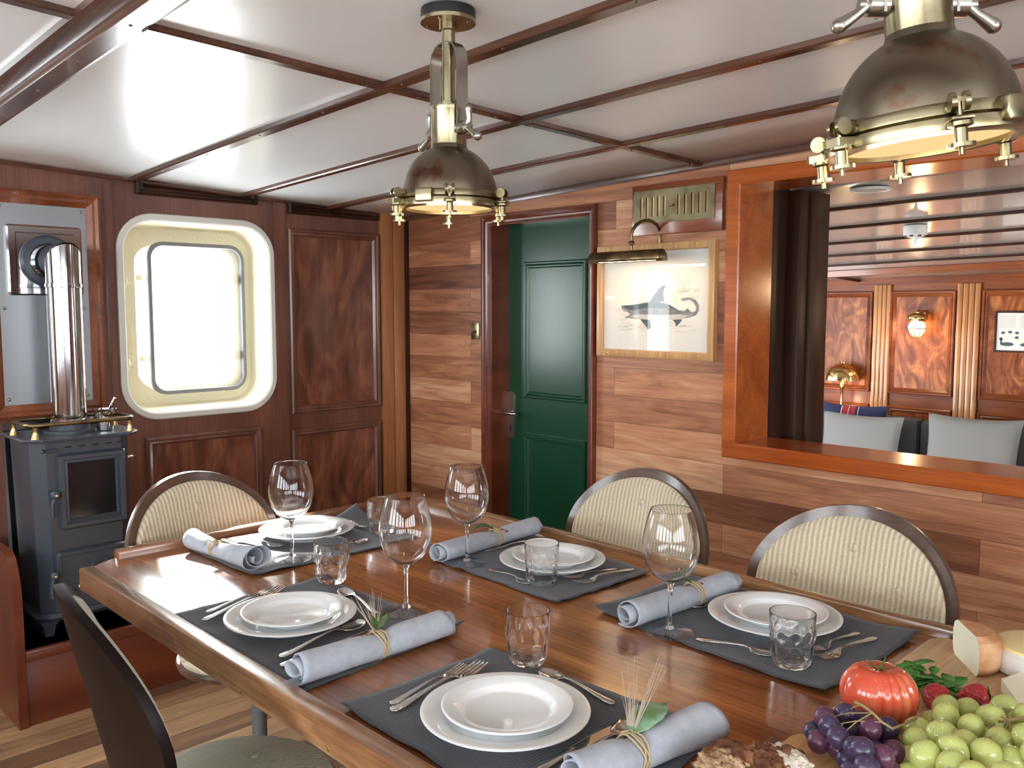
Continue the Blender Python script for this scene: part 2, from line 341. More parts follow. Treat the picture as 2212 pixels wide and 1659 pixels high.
M['lens'] = emit('lamp_lens_glow', (1, .66, .30), .62)
M['bulb'] = emit('bulb_glow', (1, .62, .28), 14)
M['plasticw'] = mat('white_plastic', (.65, .68, .66), .4)
M['screw'] = mat('screw_head', (.30, .27, .22), .35, 1)
M['brassdk'] = mat('dark_bronze', (.17, .12, .065), .33, 1, var=((.28, .2, .1), 25, .4, .65))
M['legm'] = mat('grey_table_leg', (.16, .17, .18), .35, .3)
M['white'] = mat('white_paint_metal', (.75, .75, .73), .3)
# ================================================================== THE ROOM
XL, YB, XR, YF = -3.5, 2.68, 2.3, -2.2
def zc(x, y): return 1.959+.021*x-.003*x*x+.042*(2.68-y)
def grid(fn, u0, u1, nu, v0, v1, nv):
    b = MB(); b.loft([[fn(u0+(u1-u0)*i/nu, v0+(v1-v0)*j/nv) for i in range(nu+1)] for j in range(nv+1)], closed=False); return b
o = struct(grid(lambda x, y: Vector((x, y, zc(x, y))), XL-.1, XR+.1, 40, YF-.1, YB+.1, 12).build('ceiling', M['ceil']))
md = o.modifiers.new('thick', 'SOLIDIFY'); md.thickness = .03; md.offset = 1
MB().box(XL-.1, XR+.1, YF-.1, YB+.2, -.04, 0).build('floor', M['floor'])['kind'] = 'structure'
W1 = (1.28, 1.957, .95, 1.776); W2 = (-.02, .657, .95, 1.776)
# --- left wall (ship's side)
ys = [2.78, 2.0, 1.0, 0, -1, -2.3]
b = MB().plate([[(-2.3, 0), (2.78, 0)]+[(y, zc(XL, y)+.02) for y in ys]] + [rrect(w[0]+.02, w[1]-.02, w[2]+.02, w[3]-.02, .14) for w in (W1, W2)], 'x', XL, -.1)
wl = struct(b.build('wall_left', M['mahog']))
def panel(parent, y0, y1, z0, z1, at, plane='x', pm='flame', fm='mahog', d=1, prof=None, w=.036):
    prof = prof or [(0, 0), (0, .018*d), (.007, .024*d), (.014, .022*d), (.018, .013*d), (.026, .016*d), (.031, .012*d), (w, .002*d)]
    e = MB()
    if plane == 'x': e.box(min(at, at+.004*d), max(at, at+.004*d), y0+.03, y1-.03, z0+.03, z1-.03)
    else: e.box(y0+.03, y1-.03, min(at, at+.004*d), max(at, at+.004*d), z0+.03, z1-.03)
    struct(e.build('wall_panel', M[pm], parent))
    struct(MB().frame(y0, y1, z0, z1, plane, at, prof).build('panel_moulding', M[fm], parent))
panel(wl, 2.025, 2.518, .92, 1.757, XL)
panel(wl, 2.022, 2.516, .12, .850, XL)
panel(wl, 1.363, 1.874, .30, .880, XL)
panel(wl, 1.362, 1.880, 1.847, 1.915, XL, pm='dark', fm='dark')
panel(wl, 2.030, 2.513, 1.822, 1.87, XL, pm='dark', fm='dark')
struct(MB().frame(.82, 1.222, 1.00, 1.825, 'x', XL, [(0, 0), (0, .02), (.01, .026), (.02, .018), (.03, .022), (.05, .01), (.05, 0)]).build('panel_moulding', M['mahogh'], wl))
struct(MB().box(XL, XL+.012, 1.955, 2.012, 0, 1.87).box(XL, XL+.012, 1.245, 1.268, 0, 1.885).build('wall_stile', M['mahog'], wl))
for y0, y1 in ((2.526, 2.588), (2.592, 2.66)):
    struct(MB().box(XL, XL+.032, y0, y1, 0, 1.866, .002).build('corner_post', M['post'], wl))
# --- window frames
def window(name, w, detail=True):
    y0, y1, z0, z1 = w
    r = struct(thing(name, None, None, (XL, (y0+y1)/2, (z0+z1)/2)))
    prof = [(.02, -.004), (0, -.002), (0, .010), (.004, .014), (.022, .014), (.028, .008), (.030, -.02), (.040, -.12), (.046, -.15)]
    struct(MB().frame(y0, y1, z0, z1, 'x', XL, prof[:7], .15, 10).build('window_trim', M['ringw'], r))
    struct(MB().frame(y0, y1, z0, z1, 'x', XL, prof[6:], .15, 10).build('window_reveal', M['cream'], r))
    o1, o2 = .046, .112
    struct(MB().plate([rrect(y0+.03, y1-.03, z0+.03, z1-.03, .12, 8), rrect(y0+.128, y1-.112, z0+.118, z1-.120, .07, 8)], 'x', XL-.15, -.012).build('window_flange', M['cream'], r))
    # sash hinged open a little
    a0, a1, c0, c1 = y0+.188, y1-.090, z0+.102, z1-.115
    X = XL-.128
    struct(MB().frame(a0-.016, a1+.016, c0-.016, c1+.016, 'x', X, [(0, -.018), (0, 0), (.003, .004), (.015, .004), (.018, 0), (.018, -.018), (0, -.018)], .07, 8).build('window_sash', M['sash'], r))
    struct(MB().plate([rrect(a0, a1, c0, c1, .055, 8)], 'x', X-.012, -.004).build('window_pane', M['pane'], r))
    if detail:
        bm = MB()
        n = 0
        for i in range(5):
            z = z0+.17+(z1-z0-.34)*i/4
            for y in (y0+.078, y1-.072): bm.ball((XL-.15, y, z), .008, (.5, 1, 1), 8)
        for i in range(4):
            y = y0+.17+(y1-y0-.34)*i/3
            for z in (z0+.078, z1-.072): bm.ball((XL-.15, y, z), .008, (.5, 1, 1), 8)
        struct(bm.build('window_bolt', M['cream'], r))
        for z in (z0+.24, z1-.25):
            struct(MB().box(XL-.175, XL-.155, a0-.055, a0-.006, z-.012, z+.012, .003).box(XL-.155, XL-.12, y0+.062, y0+.10, z-.028, z+.02, .006).tube([(XL-.12, y0+.08, z), (XL-.10, y0+.075, z-.02), (XL-.11, y0+.065, z-.05)], .006).build('window_hinge', M['cream'], r))
            struct(MB().box(XL-.15, XL-.13, y1-.125, y1-.105, z-.02, z+.02, .004).build('window_hinge', M['cream'], r))
        struct(MB().tube([(XL-.13, y0+.082, z1-.34), (XL-.12, y0+.086, z1-.42), (XL-.125, y0+.098, z1-.52), (XL-.13, y0+.10, z1-.62)], .0025).build('window_cord', M['cream'], r))
window('window_1', W1); window('window_2', W2)
# --- back wall with doorway and pass-through
xs = [XR, 1.5, .8, 0, -.7, -1.3, -2, -2.7, XL-.05]
out = [(XL-.05, 0), (-2.85, 0), (-2.85, 1.785), (-2.262, 1.785), (-2.262, 0), (XR, 0)]+[(x, zc(x, YB)+.02) for x in xs]
wb = struct(MB().plate([out, rrect(-1.60, .40, .92, 1.83)], 'y', YB, .19).build('wall_back', M['wallplank']))
struct(MB().box(XL, XL+.042, YB-.02, YB, 0, 1.86).build('trim_1', M['dark']))
dp = [(0, 0), (0, -.014), (.006, -.024), (.016, -.026), (.021, -.017), (.030, -.020), (.040, -.028), (.050, -.026), (.056, -.014), (.064, -.014)]
struct(MB().loft([[Vector((-2.909+i, YB+h, -.3)), Vector((-2.909+i, YB+h, 1.813-i*.75)), Vector((-2.240-i*.45, YB+h, 1.813-i*.75)), Vector((-2.240-i*.45, YB+h, -.3))] for i, h in dp], closed=False, smooth=False).build('trim_2', M['redbox']))
struct(MB().box(-2.852, -2.843, YB-.013, YB+.18, 0, 1.79).box(-2.272, -2.262, YB-.013, YB+.18, 0, 1.79).box(-2.85, -2.262, YB-.013, YB+.18, 1.775, 1.79).build('trim_3', M['redbox']))
struct(MB().frame(-1.645, .453, .876, 1.873, 'y', YB, [(0, 0), (0, -.022), (.004, -.026), (.048, -.026), (.053, -.022), (.053, .20)]).build('trim_4', M['orange']))
# --- green door
dr = struct(MB().box(-2.858, -2.255, 2.775, 2.812, .005, 1.80).build('door_1', M['green']))
for z0, z1 in ((.998, 1.605), (.15, .837)):
    struct(MB().frame(-2.742, -2.375, z0, z1, 'y', 2.775, [(0, 0), (0, -.006), (.005, -.011), (.011, -.011), (.015, -.004), (.019, -.008), (.024, -.008), (.029, 0)]).build('door_moulding', M['green'], dr))
hp = MB().plate([rrect(-2.846, -2.806, .805, 1.02, .018, 6)], 'y', 2.775, -.005).build('door_handle', M['nickel'], dr); hp['label'] = 'worn nickel backplate with lever handle'
MB().tube([(-2.826, 2.77, .925), (-2.826, 2.725, .925)], .011, 12).tube([(-2.86, 2.722, .925), (-2.78, 2.722, .925), (-2.745, 2.722, .925)], [.009, .009, .007], 12).build('door_lever', M['chrome'], hp)
MB().box(-2.829, -2.823, 2.7685, 2.7715, .84, .862).build('keyhole', M['black'], hp)
# --- other walls, with windows, behind and to the right of the camera
xs2 = [XL-.1, -2.5, -1.5, -.5, .5, 1.5, XR+.1]
RW = [(-1.9, -1.35), (-1.2, -.65), (-.5, .05), (.2, .75), (.9, 1.45)]
struct(MB().plate([[(YB, zc(XR, YB)+.02), (YB, 0), (-2.3, 0), (-2.3, zc(XR, -2.3)+.02)]]+[rrect(a, c, 1.0, 1.78, .1) for a, c in RW], 'x', XR, .1).build('wall_right', M['mahog']))
FW = [(-2.9, -2.2), (-1.9, -1.2), (-.9, -.2), (.1, .8), (1.1, 1.8)]
struct(MB().plate([[(XR+.1, 0), (XL-.1, 0)]+[(x, zc(x, YF)+.03) for x in xs2]]+[rrect(a, c, 1.0, 1.85, .1) for a, c in FW], 'y', YF, -.1).build('wall_front', M['wallplank']))
k = 3
for a, c in RW:
    r = struct(thing('window_%d' % k, None, None, (XR, (a+c)/2, 1.39))); k += 1
    struct(MB().frame(a-.03, c+.03, .97, 1.81, 'x', XR, [(0, 0), (0, -.015), (.03, -.015), (.034, .06), (.05, .06), (.05, .09)], .12, 8).build('window_trim', M['ringw'], r))
    struct(MB().plate([rrect(a+.01, c-.01, 1.01, 1.77, .09)], 'x', XR+.07, .004).build('window_pane', M['pane'], r))
for a, c in FW:
    r = struct(thing('window_%d' % k, None, None, ((a+c)/2, YF, 1.42))); k += 1
    struct(MB().frame(a-.03, c+.03, .97, 1.88, 'y', YF, [(0, 0), (0, .015), (.03, .015), (.034, -.06), (.05, -.06), (.05, -.09)], .12, 8).build('window_trim', M['ringw'], r))
    struct(MB().plate([rrect(a+.01, c-.01, 1.01, 1.84, .09)], 'y', YF-.07, -.004).build('window_pane', M['pane'], r))
# --- ceiling battens
tn = [5]
def strip(fn, n, w, drop, axis, mt='batten', name=None):
    L = []
    for i in range(n+1):
        x, y = fn(i/n); z = zc(x, y)
        q = []
        for s, h in ((-1, .004), (-1, -drop*.75), (-.8, -drop), (.8, -drop), (1, -drop*.75), (1, .004)):
            q.append(Vector((x, y+s*w/2, z+h)) if axis == 'x' else Vector((x+s*w/2, y, z+h)))
        L.append(q)
    b = MB().loft(L, True, True, True, smooth=False)
    o = struct(b.build('trim_%d' % tn[0], M[mt])); tn[0] += 1
    return o
def screws(par, pts):
    for p in pts: MB().ball((p[0], p[1], p[2]), .0042, (1, 1, .5), 8).build('screw_head', M['screw'], par)
for yy in (1.355, 1.815, 2.245, .31, -.13, -.57, -1.01, -1.45, -1.89):
    o = strip(lambda t, yy=yy: (XL+(XR-XL)*t, yy), 24, .036 if yy > 1.4 else .042, .015, 'x')
    if yy > .5: screws(o, [(x, yy-.006, zc(x, yy)-.0152) for x in [-3.2+.36*i for i in range(9)]])
bm_ = strip(lambda t: (XL+(XR-XL)*t, .695), 24, .135, .016, 'x')
bm2 = strip(lambda t: (XL+(XR-XL)*t, .705), 24, .062, .034, 'x')
screws(bm2, [(x, .705, zc(x, .705)-.0342) for x in [-3.0+.3*i for i in range(7)]])
screws(bm_, [(x, .65, zc(x, .65)-.0162) for x in [-2.9+.42*i for i in range(6)]])
o = strip(lambda t: (-1.865+.105*t, .76+1.92*t), 12, .034, .0145, 'y'); screws(o, [(-1.865+.105*t, .76+1.92*t, zc(-1.8, .76+1.92*t)-.0147) for t in (.05, .28, .36, .5, .57, .74, .8, .96)])
strip(lambda t: (-1.9, YF+(2.86)*t), 12, .034, .0145, 'y')
o = strip(lambda t: (XL+(XR-XL)*t, YB-.012), 24, .024, .022, 'x'); 
strip(lambda t: (XL+.008, YF+(YB-YF)*t), 12, .016, .014, 'y')
# ================================================================== THE SALOON BEYOND
FY = 6.2
def zs(x, y): return 1.861-.0745*(y-3.2)+.021*(x+1)
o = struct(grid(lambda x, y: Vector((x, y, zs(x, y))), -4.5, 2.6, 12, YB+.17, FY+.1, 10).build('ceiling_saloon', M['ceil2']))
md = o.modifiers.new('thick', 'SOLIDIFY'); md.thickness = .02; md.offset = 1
struct(MB().box(-4.5, 2.6, YB+.2, FY+.1, -.34, -.3).build('floor_saloon', M['floor']))
wf = struct(MB().box(-4.5, 2.6, FY, FY+.08, -.3, 1.75).build('wall_saloon_far', M['mahogs']))
struct(MB().plate([[(YB+.17, -.3), (FY, -.3), (FY, 1.75), (YB+.17, 2.0)], rrect(3.5, 4.3, .8, 1.5, .1), rrect(4.7, 5.5, .75, 1.4, .1)], 'x', -4.4, -.06).build('wall_saloon_left', M['mahog']))
struct(MB().plate([[(YB+.17, -.3), (FY, -.3), (FY, 1.9), (YB+.17, 2.1)], rrect(4.6, 5.4, .75, 1.5, .1)], 'x', 2.5, .06).build('wall_saloon_right', M['mahog']))
for x0, x1, y, w_ in ((-4.4, 2.5, 3.56, .03), (-4.4, 2.5, 4.0, .025), (-4.4, 2.5, 4.44, .025), (-4.4, 2.5, 4.88, .025), (-4.4, 2.5, 5.3, .025)):
    b = MB(); z0 = lambda x: zs(x, y)
    L = [[Vector((x, y+s*w_/2, zs(x, y)+h)) for s, h in ((-1, .003), (-1, -.012), (1, -.012), (1, .003))] for x in (x0, x1)]
    struct(b.loft(L, True, True, True, smooth=False).build('trim_%d' % tn[0], M['dark'])); tn[0] += 1
L = [[Vector((x, 5.66+s*.07, zs(x, 5.66)+h)) for s, h in ((-1, .003), (-1, -.035), (1, -.035), (1, .003))] for x in (-4.4, 2.5)]
struct(MB().loft(L, True, True, True, smooth=False).build('trim_%d' % tn[0], M['mahogh'])); tn[0] += 1
L = [[Vector((-2.92+.2*t+s*.013, 4.0+2.2*t, zs(-2.9, 4.0+2.2*t)+h)) for s, h in ((-1, .003), (-1, -.012), (1, -.012), (1, .003))] for t in (0, 1)]
struct(MB().loft(L, True, True, True, smooth=False).build('trim_%d' % tn[0], M['dark'])); tn[0] += 1
# partition just inside the pass-through
struct(MB().box(-1.72, -1.62, YB+.19, 3.05, -.3, 1.86).build('wall_saloon_partition', M['dark']))
struct(MB().box(-1.66, -1.575, 3.05, 3.12, -.3, 1.84, .004).box(-1.66, -1.565, 3.13, 3.27, -.3, 1.84, .004).build('trim_%d' % tn[0], M['dark'])); tn[0] += 1
# far wall: pilasters, panels
def fx(px): return oy(px, 730, FY).x
zt = 1.60
for a, c in ((1887, 1924), (2066, 2117), (1700, 1745), (2262, 2312)):
    xa, xb = fx(a), fx(c); b = MB()
    n = 4
    for i in range(n):
        b.box(xa+(xb-xa)*i/n+.001, xa+(xb-xa)*(i+1)/n-.002, FY-.022, FY, -.3, zt-.035, .003)
    struct(b.build('wall_pilaster', M['pilaster'], wf))
zT, zB = oy(1997, 628, FY).z, oy(1985, 853, FY).z
for a, c in ((1750, 1884), (1922, 2063), (2120, 2258), (2318, 2440)):
    panel(wf, fx(a), fx(c), zB, zT, FY, 'y', 'flame2', 'mahogs', -1, w=.045)
    panel(wf, fx(a), fx(c), .1, zB-.09, FY, 'y', 'flame2', 'mahogs', -1, w=.045)
struct(MB().box(-4.4, 2.5, FY-.03, FY, zt-.03, 1.70).build('wall_cornice', M['mahogs'], wf))
# ================================================================== STOVE CORNER
b = MB().box(-3.466, -3.13, .80, 2.64, 0, .262, .004).box(-3.466, -3.118, .80, 2.66, .225, .262, .006)
one(b.build('hearth_plinth', M['redbox']), 'long low red mahogany plinth on the floor under the stove', 'plinth')
pl = [(-3.5, 0), (-3.12, 0), (-3.12, .40)]+[(-3.12-.10*(1-math.cos(a)), .40+.19*math.sin(a)) for a in [PI/2*i/8 for i in range(1, 9)]]+[(-3.5, .59)]
b = MB().plate([pl], 'y', .772, .028)
one(b.build('bench_end_board', M['redbox']), 'red mahogany end board with rounded top corner beside the stove plinth', 'board')
# steel sheet behind flue
sp = thing('steel_wall_panel', 'large brushed steel sheet screwed to the wall behind the flue pipe', 'wall panel', (XL+.002, 1.02, 1.41))
MB().box(XL+.003, XL+.007, .866, 1.178, 1.042, 1.79).build('steel_sheet', M['steel'], sp)
for y, z in ((.885, 1.765), (1.155, 1.76), (.885, 1.40), (1.155, 1.40), (.885, 1.07), (1.155, 1.07)):
    MB().ball((XL+.008, y, z), .006, (.5, 1, 1), 8).build('screw_head', M['screw'], sp)
one(MB().box(XL+.002, XL+.006, .86, 1.20, .5, .985).build('heat_shield', M['chrome']), 'polished steel heat shield standing on the wall behind the stove', 'heat shield')
# stovepipe
pc = (-3.33, 1.035)
fl = thing('flue_pipe', 'polished stainless flue pipe rising from the stove and bending into the wall', 'flue pipe', (pc[0], pc[1], .99))
def cyl(z0, z1, r, cut=False, n=40):
    L = []
    for z in (z0, z1):
        L.append([Vector((pc[0]+r*math.cos(2*PI*i/n), pc[1]+r*math.sin(2*PI*i/n), (z+(r*math.cos(2*PI*i/n)*.9 if (cut and z == z1) else 0)))) for i in range(n)])
    return L
MB().loft(cyl(.995, 1.478, .058), True, True, True).build('lower_pipe', M['chrome'], fl)
MB().lathe([(.0585, 1.473), (.061, 1.475), (.061, 1.486), (.0585, 1.488)], (*pc, 0), 40).build('pipe_seam', M['chrome'], fl)
MB().lathe([(.0585, .99), (.062, .992), (.062, 1.004), (.0585, 1.006)], (*pc, 0), 40).build('pipe_seam', M['chrome'], fl)
MB().loft(cyl(1.485, 1.572, .058, True), True, True, False).build('mitred_elbow', M['chrome'], fl)
n = 40; L = []
for t in (0, 1):
    l = []
    for i in range(n):
        a = 2*PI*i/n; r = .057
        zz = r*math.cos(a); 
        l.append(Vector((pc[0]+zz/.9*1.0 if t == 0 else XL+.02, pc[1]+r*math.sin(a), 1.572+zz)))
    L.append(l)
MB().loft(L, True, False, False).build('horizontal_pipe', M['chrome'], fl)
mR = Matrix.Rotation(PI/2, 4, 'Y')
MB().lathe([(.058, .0), (.094, .002), (.094, .022), (.085, .03), (.064, .03), (.058, .02)], (XL+.012, 1.028, 1.572), 40, m=mR.to_3x3()).build('pipe_collar', M['stove'], fl)
MB().frame(.897, 1.150, 1.447, 1.70, 'x', XL+.007, [(0, 0), (0, .014), (.006, .02), (.03, .02)], .012, 4).box(XL+.008, XL+.027, .925, 1.12, 1.475, 1.672).build('wall_plate', M['chrome'], fl)
# stove
st = thing('wood_stove', 'small blue-grey cast iron stove with glazed door and brass gallery rail', 'stove', (-3.32, 1.04, .26))
fxs = -3.20
def hexl(y0, y1, xb, xf, c, z): return [Vector(p+(z,)) for p in ((xb, y0), (xf-c, y0), (xf, y0+c), (xf, y1-c), (xf-c, y1), (xb, y1))]
MB().loft([hexl(.885, 1.192, -3.455, fxs, .04, .345), hexl(.872, 1.203, -3.46, fxs, .04, .945)], True, True, True, smooth=False).build('stove_body', M['stove'], st)
MB().loft([hexl(.848, 1.228, -3.475, fxs+.03, .05, .945), hexl(.845, 1.231, -3.476, fxs+.033, .05, .951), hexl(.848, 1.228, -3.475, fxs+.03, .05, .957)], True, True, True, smooth=False).build('top_plate', M['stove'], st)
MB().lathe([(.085, .955), (.085, .966), (.066, .968), (.066, .992), (.060, .994)], (*pc, 0), 40).build('flue_collar', M['stove'], st)
MB().loft([hexl(.87, 1.207, -3.46, fxs+.012, .045, .345), hexl(.862, 1.215, -3.46, fxs+.02, .045, .332), hexl(.875, 1.2, -3.46, fxs+.01, .045, .318)], True, True, True, smooth=False).build('base_moulding', M['stove'], st)
for y0, y1 in ((.872, .935), (1.14, 1.2)):
    MB().loft([[Vector((xx, yy, zz)) for xx, yy in ((-3.45, y0+d), (fxs+.005-d, y0+d), (fxs+.005-d, y1-d), (-3.45, y1-d))] for d, zz in ((0, .32), (.012, .30), (.018, .262))], True, True, True, smooth=False).build('leg', M['stove'], st)
f = fxs
d = MB().frame(.945, 1.172, .635, .898, 'x', f, [(0, 0), (0, .016), (.006, .024), (.018, .024), (.022, .016), (.030, .018), (.036, .006)], .01, 4).build('firebox_door', M['stove'], st)
MB().box(f, f+.007, .975, 1.142, .665, .868).build('door_glass', M['stoveg'], d)
def knob(par, y, z):
    h = MB().tube([(f+.01, y, z), (f+.045, y, z)], .011, 12).ball((f+.045, y, z), .016, (.8, 1, 1), 12).tube([(f+.044, y, z), (f+.046, y-.012, z-.03), (f+.04, y-.01, z-.075)], [.008, .007, .009], 8).build('door_latch', M['stove'], par)
    MB().ball((f+.058, y, z), .006, (.6, 1, 1), 8).build('brass_nut', M['brassb'], h)
knob(d, .926, .765)
d2 = MB().plate([rrect(.925, 1.18, .425, .560, .02, 5)], 'x', f, .02).frame(.925, 1.18, .425, .560, 'x', f+.018, [(0, 0), (.004, .008), (.014, .008), (.018, 0)], .02, 5).build('ash_door', M['stove'], st)
MB().lathe([(.0, .012), (.008, .014), (.012, .004), (.024, .004), (.026, .012), (.03, .012), (.032, 0)], (f+.02, 1.07, .492), 24, m=mR.to_3x3()).build('air_wheel', M['stove'], d2)
knob(d2, .912, .487)
for i, y in enumerate((.985, 1.03, 1.075, 1.12, 1.16)): MB().box(f-.001, f+.0012, y-.011, y+.011, .918, .923, .002).build('vent_slot', M['black'], st)
MB().tube([(f+.006, .90, .914), (f+.012, .945, .914)], .005, 8).ball((f+.012, .90, .914), .008).build('hinge_pin', M['stove'], st)
MB().box(f, f+.02, 1.178, 1.20, .86, .868, .003).build('door_catch', M['nickel'], st)
rl = [Vector((x, y, 1.004)) for x, y in rrect(-3.40, -3.195, .862, 1.212, .035, 5)]; rl.append(rl[0])
rr_ = MB().tube(rl, .0075, 10, caps=False).build('gallery_rail', M['brassdk'], st); rr_['label'] = 'tarnished brass rail round the stove top'
for x, y in ((-3.37, .862), (-3.205, .885), (-3.195, 1.195), (-3.39, 1.21)):
    MB().lathe([(.014, .957), (.012, .965), (.007, .992), (.0085, .996)], (x, y, 0), 16, True, True).build('rail_post', M['brassb'], st)
# cup
cp = thing('steel_cup', 'small stainless cup holding a spoon on top of the stove', 'cup', (-3.27, 1.135, .957))
MB().lathe([(.0, .001), (.024, .001), (.027, .004), (.034, .072), (.041, .078), (.041, .082), (.033, .079), (.026, .006), (0, .005)], seg=28).build('cup_body', M['chrome'], cp, world=False)
one(MB().tube([(-3.285, 1.125, .965), (-3.27, 1.15, 1.03), (-3.255, 1.168, 1.075)], [.008, .0035, .005], 8, flat=.5).build('teaspoon', M['cutl']), 'small spoon standing in the steel cup on the stove', 'spoon')
# ================================================================== ON THE BACK WALL
sw = thing('light_switch', 'small brass light switch on the wooden wall left of the green door', 'light switch', (-2.966, YB, 1.295))
MB().box(-2.993, -2.939, YB-.004, YB, 1.257, 1.333, .001).build('switch_plate', M['brassp'], sw)
MB().tube([(-2.966, YB-.003, 1.295), (-2.966, YB-.016, 1.290)], .005, 8).lathe([(.011, 0), (.009, .004), (.005, .004)], (-2.966, YB-.004, 1.295), 16, m=Matrix.Rotation(PI/2, 3, 'X')).build('switch_toggle', M['brassb'], sw)
for z in (1.265, 1.325): MB().ball((-2.966, YB-.004, z), .003, (1, .4, 1), 8).build('screw_head', M['screw'], sw)
vt = thing('brass_wall_vent', 'slotted brass ventilator plate on a wooden board above the shark print', 'vent', (-1.866, YB, 1.77))
MB().box(-2.056, -1.662, YB-.022, YB, 1.672, 1.858, .003).build('vent_board', M['mahogh'], vt)
slots = []
for x in [-2.008+.026*i for i in range(5)]+[-1.842+.0295*i for i in range(5)]: slots.append(rrect(x-.0055, x+.0055, 1.737, 1.812, .0054, 4))
MB().plate([rrect(-2.042, -1.691, 1.716, 1.836)]+slots, 'y', YB-.026, .002).build('vent_plate', M['brassp'], vt)
for x in [-2.008+.026*i for i in range(5)]+[-1.842+.0295*i for i in range(5)]: MB().box(x-.0005, x+.006, YB-.0255, YB-.0225, 1.735, 1.815).build('vent_louvre', M['brassb'], vt)
MB().ball((-1.873, YB-.03, 1.775), .008, (1.6, .6, .5), 10).build('vent_knob', M['brassb'], vt)
for x in (-2.034, -1.868, -1.699):
    for z in (1.724, 1.828): MB().ball((x, YB-.026, z), .0035, (1, .4, 1), 8).build('screw_head', M['screw'], vt)
# framed print
pr_ = thing('framed_fish_print', 'oak framed engraving of a shark-like fish with curled tail beside the green door', 'picture', (-1.953, YB, 1.427))
MB().frame(-2.222, -1.685, 1.213, 1.640, 'y', YB, [(0, 0), (0, -.026), (.004, -.028), (.024, -.028), (.026, -.026), (.028, -.014)]).build('picture_frame', M['oak'], pr_)
pp = MB().box(-2.200, -1.707, YB-.012, YB-.006, 1.235, 1.618).build('print_paper', M['paper'], pr_)
def ink(pts, mt, h=0.0, name='engraved_fish'):
    return MB().plate([pts], 'y', YB-.0122-h, -.0002).build(name, M[mt], pp)
def pxp(l): return [tuple((lambda v: (v.x, v.z))(oy(1240+x/4.608, 440+y/4.608, YB-.012))) for x, y in l]
body = [(468, 1018), (500, 1012), (560, 1010), (640, 998), (730, 980), (830, 975), (900, 985), (960, 1010), (1040, 1060), (1100, 1068), (1128, 1042), (1170, 1080), (1210, 1070), (1215, 1030), (1190, 985), (1150, 955), (1100, 970), (1068, 965), (1062, 945), (1110, 932), (1165, 935), (1215, 960), (1245, 1010), (1245, 1060), (1215, 1110), (1150, 1135), (1080, 1140), (1000, 1150), (900, 1165), (760, 1160), (640, 1150), (560, 1140), (500, 1135), (560, 1105), (540, 1080), (500, 1070), (475, 1045)]
ink(pxp(body), 'ink')
ink(pxp([(745, 985), (790, 920), (840, 850), (880, 815), (925, 808), (900, 845), (888, 900), (900, 975), (830, 978)]), 'inkd', .0003, 'engraved_fin')
ink(pxp([(660, 1150), (760, 1160), (770, 1230), (740, 1255), (700, 1200)]), 'inkd', .0003, 'engraved_fin')
ink(pxp([(980, 1155), (1080, 1150), (1050, 1190), (1015, 1225), (1010, 1190)]), 'inkd', .0003, 'engraved_fin')
ink(pxp([(560, 1120), (640, 1100), (900, 1110), (1040, 1100), (1150, 1115), (1080, 1138), (900, 1162), (640, 1148)]), 'inkl', .0003, 'engraved_belly')
ink(pxp([(470, 1018), (560, 1010), (700, 992), (830, 978), (960, 1012), (1050, 1066), (900, 1040), (700, 1040), (580, 1060), (520, 1045)]), 'inkd', .0004, 'engraved_back')
rb = random.Random(3); bk = MB()
def sline(x0, y0, n, dx, amp):
    q = [(x0, y0)]
    for i in range(n): q.append((q[-1][0]+dx*rb.uniform(.5, 1.4), y0+rb.uniform(-amp, amp)))
    q2 = pxp(q); bk.tube([(x, YB-.0124, z) for x, z in q2], .0004, 4)
for i in range(26): sline(rb.uniform(400, 760), rb.uniform(1170, 1265), 9, 12, 8)
for i in range(26): sline(rb.uniform(760, 1180), rb.uniform(1170, 1290), 9, 10, 8)
for i in range(14): sline(rb.uniform(380, 560), rb.uniform(1040, 1160), 6, 10, 14)
for i in range(22): sline(rb.uniform(640, 1200), rb.uniform(840, 960), 8, 9, 16)
for i in range(12): sline(rb.uniform(1000, 1120), rb.uniform(760, 900), 6, 10, 30)
bk.build('engraved_sea', M['inkl'], pp)
MB().box(-2.196, -1.711, YB-.0165, YB-.0155, 1.239, 1.614).build('picture_glass', M['pglass'], pr_)
for x, z in ((-2.165, 1.226), (-1.745, 1.226), (-2.165, 1.628), (-1.76, 1.628)): MB().ball((x, YB-.028, z), .004, (1, .4, 1), 8).build('screw_head', M['brassb'], pr_)
# picture light
pli = thing('picture_light', 'aged brass swan-neck picture light over the framed fish print', 'picture light', (-1.93, YB, 1.66))
a_, c_ = oy(1281, 556, 2.50), oy(1430, 548, 2.50)
def shade(x):
    return [Vector((x, 2.50+.034*math.cos(t)*1.0, 1.572+.030*math.sin(t)*1.15)) for t in [PI*1.05+(-PI*1.1)*i/12 for i in range(13)]]
b = MB().loft([shade(a_.x+.002), shade(c_.x-.002)], closed=False)
b.bm.faces.new([b.bm.verts.new(p) for p in shade(a_.x+.002)]); b.bm.faces.new([b.bm.verts.new(p) for p in shade(c_.x-.002)])
o = b.build('lamp_shade', M['brassdk'], pli); md = o.modifiers.new('t', 'SOLIDIFY'); md.thickness = .0015
xm = oy(1364, 530, 2.50).x
MB().tube([(xm, 2.50, 1.60), (xm, 2.50, 1.655)]+[(xm+.012*math.sin(t), 2.50+.085*(1-math.cos(t))*1.0, 1.665+.052*math.sin(t)) for t in [PI*i/12 for i in range(13)]]+[(xm, YB-.01, 1.60)], .0062, 10).build('lamp_arm', M['brassdk'], pli)
